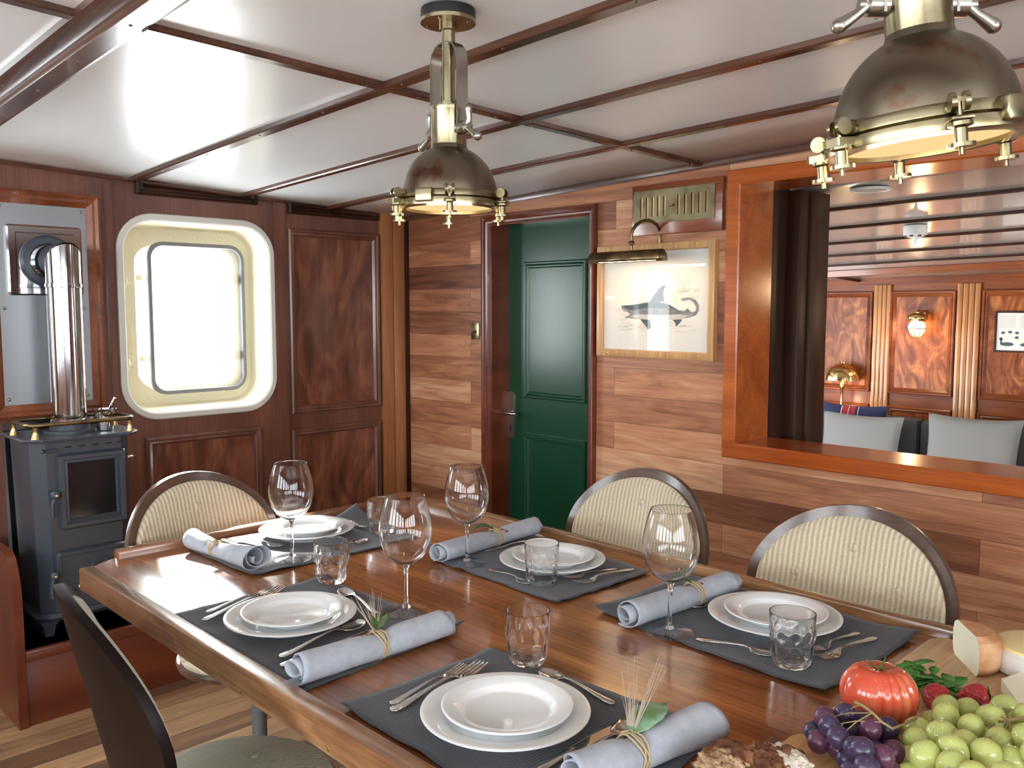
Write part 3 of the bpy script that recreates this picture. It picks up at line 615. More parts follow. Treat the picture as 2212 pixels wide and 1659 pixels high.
MB().ball((xm, 2.50, 1.632), .011).tube([(xm-.002, 2.485, 1.632), (xm+.03, 2.48, 1.628)], .004, 8).lathe([(.0, .0), (.028, .0), (.026, .008), (.01, .012)], (xm, YB, 1.60), 24, m=Matrix.Rotation(PI/2, 3, 'X')).build('arm_joint', M['brassdk'], pli)
MB().tube([(a_.x+.03, 2.50, 1.576), (c_.x-.03, 2.50, 1.576)], .009, 10).build('tube_bulb', M['bulb'], pli)
# ================================================================== PENDANTS
def pendant(name, label, loc, tilt=0.0, tiltdir=0.0, ext=0.0):
    """origin at the ceiling; tilt swings the globe about its yoke pin"""
    t = thing(name, label, 'pendant lamp', loc, 0, 'nautical brass pendant lamps')
    k = 1.13
    MB().lathe([(0, 0), (.0535, 0), (.0545, -.003), (.0545, -.020), (0, -.020)], seg=40).build('ceiling_rose', M['black'], t, world=False)
    MB().lathe([(0, -.020), (.055, -.020), (.055, -.027), (.018, -.027), (.018, -.040), (.0135, -.042), (.0135, -.178-ext), (.019, -.180-ext), (.019, -.190-ext), (0, -.190-ext)], seg=40).build('stem', M['brass'], t, world=False)
    b = MB()
    for a in range(4): b.ball((.043*math.cos(a*PI/2+.5), .043*math.sin(a*PI/2+.5), -.0275), .004, (1, 1, .5), 8)
    b.build('rose_screw', M['brass'], t, world=False)
    ax = Vector((math.cos(tiltdir), math.sin(tiltdir), 0))
    # yoke: strap arching over the neck, arms along tilt axis
    pts = [(-.040, -.245), (-.0405, -.18), (-.0405, -.105), (-.036, -.084), (-.026, -.071), (-.014, -.066), (0, -.065), (.014, -.066), (.026, -.071), (.036, -.084), (.0405, -.105), (.0405, -.18), (.040, -.245)]
    pts = [(u, z-ext) for u, z in pts]
    L = []
    per = Vector((-ax.y, ax.x, 0))
    for i, (u, z) in enumerate(pts):
        q0 = Vector(pts[max(0, i-1)]); q1 = Vector(pts[min(len(pts)-1, i+1)]); tg = (q1-q0).normalized(); nm = Vector((-tg.y, tg.x))*.0016
        w = .014
        L.append([ax*(u+nm.x*a)+Vector((0, 0, z+nm.y*a))+per*w*c for a, c in ((-1, -1), (1, -1), (1, 1), (-1, 1))])
    MB().loft(L, True, True, True, smooth=False).build('yoke', M['nickel'], t, world=False)
    piv = Vector((0, 0, -.228-ext)); Rm = Matrix.Rotation(tilt, 3, per) if tilt else Matrix.Identity(3)
    def fin(b, nm, m, par=t):
        for v in b.bm.verts: v.co = Rm @ (v.co-piv)+piv
        return b.build(nm, m, par, world=False)
    fin(MB().lathe([(.014, -.187-ext), (.0365, -.189-ext), (.0365, -.196-ext), (.0355, -.198-ext), (.0355, -.274-ext), (.028, -.276-ext)], seg=40), 'neck', M['brassp'])
    z0 = -.264-ext; R = .097
    prof = [(R*math.sin(a), z0-R*1.04+R*1.04*math.cos(a)-.0) for a in [math.asin(.39)+(PI/2-math.asin(.39))*i/14 for i in range(15)]]
    fin(MB().lathe([(.035, z0+.002)]+prof, seg=56), 'dome', M['dome'])
    zr = prof[-1][1]
    fin(MB().lathe([(R-.002, zr+.004), (R+.006, zr+.004), (R+.008, zr), (R+.008, zr-.008), (R+.004, zr-.011)], seg=56), 'upper_ring', M['brassp'])
    fin(MB().lathe([(R+.002, zr-.011), (R+.012, zr-.012), (R+.013, zr-.018), (R+.012, zr-.025), (R-.004, zr-.027), (R-.010, zr-.026), (R-.010, zr-.018), (R+.002, zr-.011)], seg=56), 'lens_ring', M['brassp'])
    fin(MB().lathe([(0, zr-.0215), (R*.5, zr-.0215), (R-.009, zr-.0205), (R-.009, zr-.0185), (0, zr-.0185)], seg=48), 'glass_lens', M['lens'])
    for k_ in range(6):
        a = k_*PI/3+.35+tiltdir; dx = Vector((math.cos(a), math.sin(a), 0)); pp_ = Vector((-dx.y, dx.x, 0)); c = dx*(R+.022)+Vector((0, 0, zr))
        b = MB()
        b.tube([dx*(R+.002)+Vector((0, 0, zr-.002)), c+Vector((0, 0, -.002))], [.010, .008], 8)
        for s in (-1, 1): b.tube([c+pp_*s*.004, c+pp_*s*.009], .0095, 14)
        b.tube([c+Vector((0, 0, 0)), c+Vector((0, 0, -.052))], .0028, 8)
        b.lathe([(0, -.020), (.012, -.020), (.012, -.024), (.0065, -.026), (.0065, -.040), (.0135, -.041), (.0135, -.045), (0, -.045)], c, 18)
        b.box(-.012, .012, -.011, .011, -.0195, -.0145, .002, mat=Matrix.Translation(c) @ Matrix.Rotation(a, 4, 'Z'))
        fin(b, 'wing_bolt', M['brassp'])
    fin(MB().box(R+.004, R+.02, -.018, .018, zr-.022, zr+.004, .003, mat=Matrix.Rotation(-1.15+tiltdir, 4, 'Z')), 'ring_hinge', M['brassp'])
    for s in (-1, 1):
        c = ax*s*.041+piv+Vector((0, 0, -.006))
        b = MB().tube([c-ax*s*.008, c+ax*s*.014], .013, 14).tube([c+ax*s*.012, c+ax*s*.024], .007, 12)
        b.tube([c+ax*s*.014, c+ax*s*.02+Vector((0, 0, .014)), c+ax*s*.018+Vector((0, 0, .032))], [.007, .006, .0075], 10).ball(c+ax*s*.018+Vector((0, 0, .034)), .008, (1, 1, 1), 10)
        b.tube([c+ax*s*.014, c+ax*s*.026+Vector((0, 0, -.010)), c+ax*s*.044+Vector((0, 0, -.022))], [.007, .006, .0085], 10).ball(c+ax*s*.045+Vector((0, 0, -.0225)), .009, (1, 1, 1), 10)
        b.build('yoke_wingnut', M['nickel'], t, world=False)
    return t
pendant('pendant_lamp', 'farther brass pendant lamp hanging in full from the ceiling by a black rose', (-1.354, 1.153, zc(-1.354, 1.153)), 0.0, 0.0)
pendant('pendant_lamp', 'nearer large brass pendant lamp over the cheese board, its top cut off by the frame', (-.397, 1.025, zc(-.397, 1.025)-.001), math.radians(-6), math.radians(45), .047)
# ================================================================== TABLE
TZ = .750
tb = thing('dining_table', 'long varnished mahogany dining table with raised rails, laid for a meal', 'table', (-1.0, 1.245, 0))
def rr3(u0, u1, v0, v1, r, z): return [Vector((x, y, z)) for x, y in rrect(u0, u1, v0, v1, r, 8)]
MB().loft([rr3(-2.310, .55, .695, 1.795, .16, TZ-.026), rr3(-2.313, .553, .693, 1.797, .162, TZ-.013), rr3(-2.310, .55, .695, 1.795, .16, TZ)], True, True, True, smooth=False).build('tabletop', M['table'], tb)
nr = MB().box(-2.20, .45, .688, .724, TZ-.032, TZ+.023, .005).build('edge_rail', M['tableedge'], tb)
for px, py in ((172, 1267), (264, 1329), (380, 1403), (523, 1497), (711, 1619)):
    p = oy(px, py, .69); MB().ball((p.x, .6895, p.z), .0045, (1, .5, 1), 8).build('rail_screw', M['brassb'], nr)
MB().box(-2.225, .45, 1.768, 1.800, TZ-.030, TZ+.022, .006).build('edge_rail', M['tableedge'], tb)
MB().box(-2.318, -2.284, .812, 1.700, TZ-.030, TZ+.022, .006).build('edge_rail', M['tableedgey'], tb)
for x, y in ((-1.15, 1.245), (.1, 1.245)):
    MB().tube([(x, y, .012), (x, y, .72)], .045, 24).lathe([(0, 0), (.16, 0), (.16, .006), (.05, .02), (.045, .03)], (x, y, 0), 24).build('leg', M['legm'], tb)
# ================================================================== CHAIRS
def seat_l(a, b_, z): return [Vector((a*math.cos(t), b_*math.sin(t)-.01, z)) for t in [2*PI*i/48 for i in range(48)]]
def shell(a, b_, off, n=56, cz=.70):
    out = []
    for i in range(n):
        t = 2*PI*i/n; x = a*math.cos(t); z = cz+b_*math.sin(t)
        out.append(Vector((x, -.215-(z-.45)*.22+.055*(x/.26)**2+off, z)))
    return out
def make_chair(label, wood_, fab):
    c = thing('dining_chair', label, 'chair', (0, 0, 0), 0, 'oval-backed upholstered dining chairs')
    L = [shell(.26*s, .21*s, 0) for s in (.02, .35, .7, .93, 1)]+[shell(.261, .211, .008)]+[shell(.26*s, .21*s, .018) for s in (1, .93, .7, .35, .02)]
    MB().loft(L, True, True, True).build('backrest_shell', M[wood_], c, world=False)
    h = .022
    L = [shell(.232, .183, .017), shell(.234, .185, .028), shell(.226, .178, .017+h*.9)]+[shell(.234*s, .185*s, .018+h*(1.25-.25*s*s)) for s in (.85, .65, .4, .2, .02)]
    p = MB().loft(L, True, False, True).build('backrest_pad', M[fab], c, world=False)
    for x, z in ((-.125, .74), (0, .815), (.135, .735), (-.06, .62), (.07, .615)):
        y = -.215-(z-.45)*.22+.055*(x/.26)**2+.0455
        MB().ball((x, y, z), .011, (1, .45, 1), 12).build('button', M[fab], p, world=False)
    MB().loft([seat_l(.19, .18, .412), seat_l(.215, .20, .418), seat_l(.218, .203, .430), seat_l(.214, .20, .436)], True, True, True).build('seat_rim', M[wood_], c, world=False)
    q = MB().loft([seat_l(.205, .19, .434), seat_l(.209, .194, .445), seat_l(.200, .185, .458)]+[seat_l(.205*s, .19*s, .458+.010*(1-s)) for s in (.8, .55, .3, .02)], True, False, True).build('seat', M['fabricg' if fab == 'fabricg' else fab], c, world=False)
    for x, y in ((-.07, .05), (.08, .06), (.0, -.06)): MB().ball((x, y, .4665), .009, (1, 1, .4), 10).build('button', M[fab], q, world=False)
    MB().tube([(0, -.12, .410), (0, -.20, .425), (0, -.222, .47), (0, -.232, .54)], .03, 10, flat=.25).build('back_bracket', M[wood_], c, world=False)
    MB().tube([(0, 0, .05), (0, 0, .40)], .021, 20).lathe([(.021, .385), (.07, .405), (.07, .412)], seg=24).build('pedestal', M['legm'], c, world=False)
    for k in range(4):
        a = k*PI/2+.5; MB().tube([(0, 0, .062), (.10*math.cos(a), .10*math.sin(a), .045), (.22*math.cos(a), .22*math.sin(a), .016)], [.02, .016, .011], 10).build('foot', M['white'], c, world=False)
    return c
ch = make_chair('oval-backed chair with cream ribbed pad behind the table, standing below the shark print', 'chairw', 'fabric')
ch.location = (-1.565, 1.838, 0); ch.rotation_euler = (0, 0, PI)
dup(ch, (-.896, 1.805, 0), PI, 'oval-backed cream ribbed chair below the wide pass-through opening, behind the table')
dup(ch, (-2.215, 1.160, 0), math.radians(-78), 'oval-backed cream chair at the left end of the table beside the stove')
chn = make_chair('dark oval-backed chair seen from behind at the near side of the table, sage green seat', 'chaird', 'fabricg')
chn.location = (-1.555, .775, 0); chn.rotation_euler = (0, 0, math.radians(-8))
# ================================================================== TABLEWARE (prototypes built local, then copied)
MZ = TZ+.0035     # top of a placemat
def mk_mat(label, pts, curl, seed):
    """pts: four corners anticlockwise from the near left one; curl: lift of each corner"""
    rn = random.Random(seed); nu, nv = 40, 28
    A, B_, C_, D_ = [Vector((p[0], p[1], 0)) for p in pts]
    cx = sum((v for v in (A, B_, C_, D_)), Vector())/4
    def fn(u, v):
        p = A*(1-u)*(1-v)+B_*u*(1-v)+C_*u*v+D_*(1-u)*v
        e = noise.noise(Vector((u*6+seed, v*6, 0)))*.003
        z = TZ+.0022+max(0, noise.noise(Vector((u*2.4+seed*3, v*2.4, 1)))*.0018)
        # edges stay a little wavy
        ed = min(u, 1-u, v, 1-v); z += max(0, .06-ed)/.06*.0022*(1+noise.noise(Vector((u*9+seed, v*9, 4)))*2)
        for k, (cu_, cv_) in enumerate(((0, 0), (1, 0), (1, 1), (0, 1))):
            d = math.hypot((u-cu_)*1.4, v-cv_); z += curl[k]*max(0, 1-d/.28)**1.6
        return Vector((p.x+e, p.y+e*.6, z))-Vector((cx.x, cx.y, TZ))
    b = grid(fn, 0, 1, nu, 0, 1, nv)
    o = b.build('placemat', M['matf']); o.location = (cx.x, cx.y, TZ)
    md = o.modifiers.new('t', 'SOLIDIFY'); md.thickness = .0016; md.offset = -1
    one(o, label, 'placemat', 'charcoal placemats on the table')
    MW[o.name] = Matrix.Translation((cx.x, cx.y, TZ)); return o
def zz(px, py, z=TZ): p = oz(px, py, z); return (p.x, p.y)
mk_mat('charcoal placemat nearest the camera, under the plates at the bottom of the photo', [(-1.163, .752), (-.66, .752), (-.672, 1.125), (-1.166, 1.09)], (.006, 0, .018, .002), 1)
mk_mat('charcoal placemat on the left half of the near side, beside the table corner rail', [(-1.776, .738), (-1.255, .740), (-1.285, 1.128), (-1.776, 1.10)], (0, .0, .016, .004), 2)
mk_mat('charcoal placemat on the far side, its corner reaching toward the cheese board', [(-1.168, 1.390), (-.630, 1.355), (-.622, 1.742), (-1.174, 1.755)], (.012, .008, .008, 0), 3)
mk_mat('charcoal placemat on the far side in front of the green door', [(-1.718, 1.388), (-1.250, 1.365), (-1.244, 1.700), (-1.790, 1.752)], (.004, .004, 0, 0), 4)
mk_mat('charcoal placemat at the left end of the table, one corner curled up', [(-1.902, .985), (-1.885, 1.490), (-2.255, 1.530), (-2.262, .978)], (.004, .002, .035, .004), 5)
def mk_plate(R, label, group):
    t = MB().lathe([(0, .004), (R*.52, .004), (R*.56, .0), (R*.60, .0), (R*.62, .004), (R*.70, .012), (R*.76, .0165), (R*.97, .0205), (R, .0220), (R*1.0, .0238), (R*.985, .0246), (R*.95, .0240), (R*.77, .0198), (R*.72, .0170), (R*.68, .0112), (R*.62, .0090), (0, .0086)], seg=72).build('dinner_plate' if R > .12 else 'side_plate', M['china'])
    return tag(t, label, 'plate', group)
P = {1: zz(1092, 1537, TZ+.022), 2: zz(629, 1329, TZ+.022), 3: zz(1672, 1329, TZ+.022), 4: zz(1193, 1208, TZ+.022), 5: zz(663, 1143, TZ+.022)}
wh = {1: 'nearest the camera', 2: 'at the left of the near side', 3: 'in front of the right-hand chair', 4: 'in front of the chair by the green door', 5: 'at the left end of the table, bright with window light'}
p1 = mk_plate(.133, '', 'white dinner plates'); p2 = mk_plate(.103, '', 'white side plates stacked on dinner plates')
for k in P:
    a = p1 if k == 1 else p1.copy(); c = p2 if k == 1 else p2.copy()
    if k > 1: COL.objects.link(a); COL.objects.link(c)
    z = MZ+.0012
    a.location = (P[k][0], P[k][1], z); a['label'] = 'larger lower plate '+wh[k]
    c.location = (P[k][0]+.002, P[k][1]+.002, z+.0090); c['label'] = 'smaller top plate '+wh[k]
# wine glass
def mk_wine():
    pr = [(0, .0030), (.020, .0028), (.0465, .0006), (.048, .0014), (.047, .0026), (.022, .0058), (.010, .010), (.0052, .018), (.0042, .035), (.0040, .075), (.0048, .094), (.008, .102), (.022, .110), (.038, .122), (.0505, .142), (.0560, .166), (.0565, .182), (.0535, .206), (.0470, .232), (.0415, .2500), (.0410, .2508), (.0404, .2500), (.0460, .231), (.0525, .205), (.0554, .182), (.0549, .167), (.0494, .143), (.037, .1235), (.021, .1118), (.008, .106), (0, .1050)]
    t = thing('wine_glass', '', 'wine glass', (0, 0, 0), 0, 'large stemmed wine glasses')
    MB().lathe(pr[:8][:6]+[(.0105, .0098), (0, .0098)], seg=48).build('foot', M['foot'], t, world=False)
    MB().lathe([(0, .0098), (.0100, .0099)]+pr[7:12]+[(0, .1028)], seg=32).build('stem', M['wineg'], t, world=False)
    MB().lathe([(0, .1026)]+pr[11:], seg=48).build('bowl', M['wineg'], t, world=False); return t
def mk_tumb():
    prof = [(.0, .0), (.026, .0), (.0300, .002), (.0345, .010), (.0375, .020), (.0390, .045), (.0400, .075), (.0410, .096), (.0408, .0985), (.0392, .0985), (.0385, .095), (.0372, .060), (.0362, .030), (.0330, .016), (.024, .012), (0, .011)]
    seg = 60; L = []
    full = []
    for i in range(len(prof)-1):
        (r0, z0), (r1, z1) = prof[i], prof[i+1]
        n = 6 if (3 <= i <= 6) else 1
        for j in range(n): full.append((r0+(r1-r0)*j/n, z0+(z1-z0)*j/n, i))
    full.append((*prof[-1], 99))
    for r, z, i in full:
        l = []
        for k in range(seg):
            a = 2*PI*k/seg; rr = r
            if i <= 6:
                if .008 < z < .050: rr -= .0026*(1-abs(math.sin(a*5)))*min(1, (z-.008)/.006)*min(1, (.052-z)/.01)
                if .044 < z < .078:
                    u = (a*10/(2*PI)) % 1; w = (z-.044)/.034; d = abs(u-.5)*2+abs(w-.5)*2
                    rr += .0028*max(0, 1-d)-.0020*max(0, .25-abs(d-1))*3
            l.append(Vector((rr*math.cos(a), rr*math.sin(a), z)))
        L.append(l)
    return MB().loft(L, True).build('tumbler', M['glass'])
w0 = mk_wine()
for i, (px, py, zb, lb) in enumerate(((1446, 1368, MZ, 'empty wine glass in front of the right-hand chair, beside its grey napkin'), (1009, 1219, MZ, 'empty wine glass in front of the doorway, beside the far napkin roll'), (632, 1209, MZ, 'empty wine glass in front of the left-end plates, nearest the stove'), (878, 1322, MZ, 'empty wine glass at the middle of the table, behind the dark bay leaf'))):
    o = w0 if i == 0 else dup(w0, (0, 0, 0))
    p = oz(px, py, zb); o.location = (p.x, p.y, zb+.0012); o['label'] = lb
t0 = mk_tumb(); tag(t0, '', 'tumbler', 'cut glass water tumblers')
for i, (px, py, lb) in enumerate(((1140, 1432, 'cut glass tumbler behind the plates nearest the camera'), (717, 1258, 'cut glass tumbler behind the plates at the left of the near side'), (1170, 1262, 'cut glass tumbler in front of the far plates facing the green door'), (1709, 1438, 'cut glass tumbler in front of the plates nearest the cheese board'), (824, 1152, 'cut glass tumbler farthest away, by the plates at the table end'))):
    o = t0 if i == 0 else t0.copy()
    if i: COL.objects.link(o)
    p = oz(px, py, MZ); o.location = (p.x, p.y, MZ+.0016); o['label'] = lb
# cutlery: handle end at origin, tip along +x
def strip_mesh(st, name, thick=.0018, hollow=0):
    """st: (x, halfwidth, z, dip)"""
    L = []
    for x, w, z, d in st: L.append([Vector((x, w*s, z-d*(1-s*s))) for s in (-1, -.72, -.36, 0, .36, .72, 1)])
    b = MB().loft(L, closed=False); return b
hand = [(0, .0012, .004, 0), (.004, .0075, .0045, -.0006), (.02, .0088, .005, -.0012), (.045, .0065, .0065, -.0018), (.08, .0042, .010, -.002), (.11, .003, .012, -.002), (.125, .003, .0115, -.002)]
def mk_spoon(s=1.0):
    st = hand+[(.133, .0055, .0095, 0), (.140, .0125, .0075, .0030), (.150, .0180, .0065, .0055), (.163, .0205, .0065, .0065), (.176, .0195, .0070, .0055), (.186, .0150, .0075, .0035), (.193, .008, .008, .001), (.1955, .001, .008, 0)]
    o = strip_mesh(st, 's').build('spoon', M['cutl']); md = o.modifiers.new('t', 'SOLIDIFY'); md.thickness = .0016; md.offset = 0; return o
def mk_fork():
    st = hand+[(.132, .0055, .010, 0), (.139, .0105, .0065, .001), (.147, .0125, .0045, .0015), (.156, .0125, .0045, .001)]
    b = strip_mesh(st, 'f')
    o = None
    for k in range(4):
        y = -.0105+.007*k
        b.tube([(.154, y, .0045), (.165, y, .0045), (.180, y, .0075), (.199, y*.96, .0125)], [.0018, .0016, .0015, .0006], 6)
    o = b.build('fork', M['cutl']); md = o.modifiers.new('t', 'SOLIDIFY'); md.thickness = .0014; md.offset = 0; return o
def mk_knife():
    st = [(0, .0012, .004, 0), (.004, .0075, .0045, -.0006), (.03, .009, .005, -.002), (.07, .007, .006, -.002), (.10, .0055, .0065, -.002), (.107, .006, .006, -.001), (.112, .0085, .005, 0), (.14, .0105, .004, 0), (.18, .0100, .0035, 0), (.198, .0065, .0035, 0), (.207, .001, .0035, 0)]
    o = strip_mesh(st, 'k').build('knife', M['cutl']); md = o.modifiers.new('t', 'SOLIDIFY'); md.thickness = .0018; md.offset = 0; return o
proto = {'fork': mk_fork(), 'spoon': mk_spoon(), 'knife': mk_knife()}
LEN = {'fork': .199, 'spoon': .1955, 'knife': .207}; usedc = set()
def cutlery(kind, h, t, label, z=0.0, roll=0.0):
    a = oz(h[0], h[1], MZ+.004); c = oz(t[0], t[1], MZ+.006); d = c-a; ang = math.atan2(d.y, d.x); ln = math.hypot(d.x, d.y)
    o = proto[kind]
    if kind in usedc: o = o.copy(); COL.objects.link(o)
    usedc.add(kind); s = min(1.12, max(.80, ln/LEN[kind]))
    o.location = (a.x, a.y, MZ+.0005+z); o.rotation_euler = (roll, 0, ang); o.scale = (s, s, s)
    tag(o, label, kind, kind+'s laid on the placemats'); print('CUT', kind, round(ln, 3), label)
n1, n2, n3, n4, n5 = 'near-side setting closest to the camera', 'left near-side setting', 'right far-side setting', 'far setting by the green door', 'left-end setting'
cutlery('fork', (843, 1521), (1004, 1441), 'fork of the '+n1+', its tines fully clear of the plate')
cutlery('fork', (845, 1537), (1066, 1426), 'fork of the '+n1+', mostly under the plate rim')
cutlery('spoon', (1327, 1521), (1168, 1446), 'dessert spoon between the tumbler and the rim of the plate nearest the camera')
cutlery('knife', (1120, 1690), (1332, 1566), 'broad knife with dark reflections beside the plate nearest the camera')
cutlery('spoon', (1195, 1690), (1384, 1560), 'spoon under the near napkin, its bowl beside the silvery leaf', .004)
cutlery('fork', (445, 1323), (592, 1272), 'upper fork of the pair at the '+n2+', handle farther from the rail')
cutlery('fork', (438, 1341), (637, 1263), 'lower fork of the pair at the '+n2+', handle nearer the rail')
cutlery('spoon', (818, 1327), (738, 1272), 'dessert spoon right of the plates at the '+n2)
cutlery('spoon', (604, 1424), (813, 1333), 'spoon tucked under the napkin with the green bay leaf', .003)
cutlery('knife', (606, 1440), (802, 1360), 'knife lying under the napkin with the green bay leaf')
cutlery('fork', (1855, 1366), (1762, 1402), 'shorter-looking fork of the pair at the '+n3+', nearer the plates')
cutlery('fork', (1892, 1377), (1768, 1426), 'fork of the pair at the '+n3+', nearer the cheese board')
cutlery('spoon', (1502, 1379), (1655, 1409), 'dessert spoon pointing at the tumbler at the '+n3)
cutlery('spoon', (1590, 1262), (1462, 1329), 'spoon beside the plates and napkin at the '+n3)
cutlery('knife', (1600, 1245), (1427, 1341), 'knife between the napkin roll and the spoon at the '+n3)
cutlery('fork', (1332, 1228), (1234, 1247), 'fork nearer the plates at the '+n4)
cutlery('fork', (1369, 1229), (1240, 1262), 'fork nearer the placemat edge at the '+n4)
cutlery('spoon', (1055, 1229), (1140, 1257), 'dessert spoon pointing at the tumbler at the '+n4)
cutlery('knife', (1150, 1165), (1046, 1188), 'knife half hidden under the plates at the '+n4)
cutlery('spoon', (700, 1196), (792, 1164), 'dessert spoon with a bright bowl at the '+n5)
cutlery('fork', (726, 1118), (790, 1142), 'fork beside the curled placemat corner at the '+n5)
cutlery('spoon', (512, 1168), (612, 1181), 'spoon with a dark bowl sticking out from under the bright left-end napkin', .003)
cutlery('knife', (480, 1165), (578, 1209), 'knife whose tip shows below the bright left-end napkin')
# napkins
def napkin(h, t, label, r=.027, flare=0, twine=.5, leaf='leafg', leafdir=(1, .2), seed=0, awn=True, leafsz=1.0, z0=0, bud=False):
    a = oz(h[0], h[1], MZ+r); c = oz(t[0], t[1], MZ+r); d = c-a; ln = math.hypot(d.x, d.y); ang = math.atan2(d.y, d.x)
    t_ = thing('rolled_napkin', label, 'napkin', (a.x, a.y, MZ+z0), ang, 'grey linen napkins rolled and tied with raffia')
    L = []; nx = 30; rn = random.Random(seed)
    for i in range(nx+1):
        u = i/nx; x = u*ln; l = []
        pinch = 1-.16*math.exp(-((u-twine)/.09)**2)+flare*(2*(u-twine))**2
        for k in range(76):
            q = k/75; th = -PI/2+.5-q*2*PI*2.4
            rr = r*(1-.62*q)*pinch*(1+.05*noise.noise(Vector((x*20+seed, q*3, 0))))
            y = rr*math.cos(th)*1.08; z = r*pinch*.95+rr*math.sin(th)*.93
            if k < 14: rr2 = 1+(14-k)/14*.16; y *= rr2
            z = max(z, .0015+.0015*q)
            xo = x+(.012*math.sin(q*9+seed)*(u**4) - .010*math.sin(q*8+seed)*((1-u)**4))
            l.append(Vector((xo, y, z+.0012)))
        L.append(l)
    o = MB().loft(L, closed=False).build('napkin_cloth', M['linen'], t_, world=False)
    md = o.modifiers.new('t', 'SOLIDIFY'); md.thickness = .0018; md.offset = 0
    b = MB(); pr_ = 1-.16+.02
    for s in (-.006, -.0025, .001, .0045):
        b.tube([(twine*ln+s+.004*math.sin(q*2+s*900), math.cos(q)*r*1.08*pr_*1.05, .002+r*pr_*.95+math.sin(q)*r*.93*pr_*1.06) for q in [2*PI*i/28 for i in range(29)]], .0015, 6, caps=False)
    b.tube([(twine*ln, 0, r*1.9*pr_), (twine*ln+.006, .01, r*1.95*pr_+.003), (twine*ln-.004, .022, r*1.8*pr_+.001)], .0013, 6)
    b.build('raffia_tie', M['twine'], t_, world=False)
    ld = Vector((leafdir[0], leafdir[1], 0)).normalized(); sd = Vector((-ld.y, ld.x, 0)); bs = Vector((twine*ln-.002, .004, r*1.86*pr_)); L = []
    for i in range(13):
        u = i/12; w = .0165*leafsz*math.sin(PI*min(1, u*1.0)**.85)**.9+.0004
        ce = bs+ld*(u*.075*leafsz)+Vector((0, 0, .010*math.sin(u*PI)+.003*u))
        L.append([ce+sd*w*s+Vector((0, 0, .006*abs(s)*(1 if leaf == 'leafg' else .4)+.0012*math.sin(u*26)*abs(s))) for s in (-1, -.5, 0, .5, 1)])
    o = MB().loft(L, closed=False).build('leaf', M[leaf], t_, world=False); md = o.modifiers.new('t', 'SOLIDIFY'); md.thickness = .0006
    if awn:
        b = MB()
        for k in range(26):
            an = rn.uniform(-.34, .34); e = rn.uniform(.045, .085)*leafsz; dd = (ld*math.cos(an+.38)+sd*math.sin(an+.38))
            s0_ = bs+Vector((0, 0, .002))+dd*.01
            b.tube([s0_, s0_+dd*e*.5+Vector((0, 0, e*.22)), s0_+dd*e+Vector((0, 0, e*rn.uniform(.3, .55)))], [.0006, .0004, .0002], 4)
        b.build('dried_grass_sprig', M['awn'], t_, world=False)
    if bud:
        b = MB()
        for k in range(7): b.ball(bs-ld*(.012+.004*k)+sd*rn.uniform(-.004, .004)+Vector((0, 0, .002-.0012*k)), .004, (1.6, .8, .7), 8)
        b.build('dried_bud', M['plum'], t_, world=False)
    return t_
napkin((1238, 1672), (1528, 1556), 'grey napkin roll nearest the camera with a large silvery green leaf', .030, .05, .42, 'leafp', (1, .35), 1, True, 1.5)
napkin((637, 1446), (962, 1342), 'grey napkin roll on the left near-side mat with a glossy dark bay leaf', .029, .03, .52, 'leafg', (.8, .75), 2, True, 1.1)
napkin((1350, 1327), (1580, 1254), 'grey napkin roll in front of the right-hand chair, behind its wine glass', .029, .02, .62, 'leafg', (-.9, .45), 3, False, .6, bud=True)
napkin((944, 1194), (1158, 1133), 'grey napkin roll on the far mat in front of the green door', .027, .02, .56, 'leafg', (-.9, .6), 4, False, .8, bud=True)
napkin((418, 1166), (556, 1214), 'bright window-lit napkin roll at the left end of the table', .024, .38, .40, 'leafp', (.2, -1), 5, True, .6)
# ================================================================== FOOD
BZ = TZ+.016
one(MB().loft([rr3(-.590, .05, 1.205, 1.735, .035, TZ+.0012), rr3(-.592, .052, 1.203, 1.737, .036, TZ+.006), rr3(-.590, .05, 1.205, 1.735, .035, BZ)], True, True, True, smooth=False).build('cheese_board', M['board']), 'pale wooden board carrying the cheeses and strawberries', 'board')
one(MB().loft([rr3(-.592, .02, .80, 1.190, .03, TZ+.0012), rr3(-.594, .022, .798, 1.192, .031, TZ+.006), rr3(-.592, .02, .80, 1.190, .03, BZ)], True, True, True, smooth=False).build('bread_board', M['boardo']), 'warm orange wooden board under the dark grapes, nearer the camera', 'board')
def at(px, py, z): return oz(px, py, z)
# tomato
c = at(1898, 1506, BZ+.042)
tm = thing('beef_tomato', 'large ribbed red beef tomato between the dark grapes and the placemat', 'tomato', (c.x, c.y, BZ))
L = []; lob = 10
for j in range(25):
    ph = PI*j/24; l = []
    for i in range(132):
        a = 2*PI*i/132; R_ = .0545*(math.sin(ph)**.8 if ph > 0 else 0)
        aw = a+.32*math.sin(2*a+1)+.16*math.sin(3*a+2); cr_ = (1-.15*(1-abs(math.cos(aw*lob/2))**.55)*(.45+.4*math.sin(a+1)**2+.3*math.sin(ph)))*(1+.05*math.sin(2*a+.6))
        z = .048+.0475*math.cos(ph)-(.010*max(0, 1-ph/.6)**1.2)
        l.append(Vector((R_*cr_*math.cos(a)+.0001, R_*cr_*math.sin(a), max(z, .0015))))
    L.append(l)
MB().loft(L[::-1], True).build('tomato_flesh', M['tomato'], tm, world=False)
b = MB()
for k in range(5):
    a = k*1.26+.4; b.tube([(0, 0, .084), (.010*math.cos(a), .010*math.sin(a), .092), (.022*math.cos(a), .022*math.sin(a), .094), (.030*math.cos(a), .030*math.sin(a), .099)], [.002, .0022, .0014, .0004], 6, flat=.4)
b.build('tomato_stem', M['leafg'], tm, world=False)
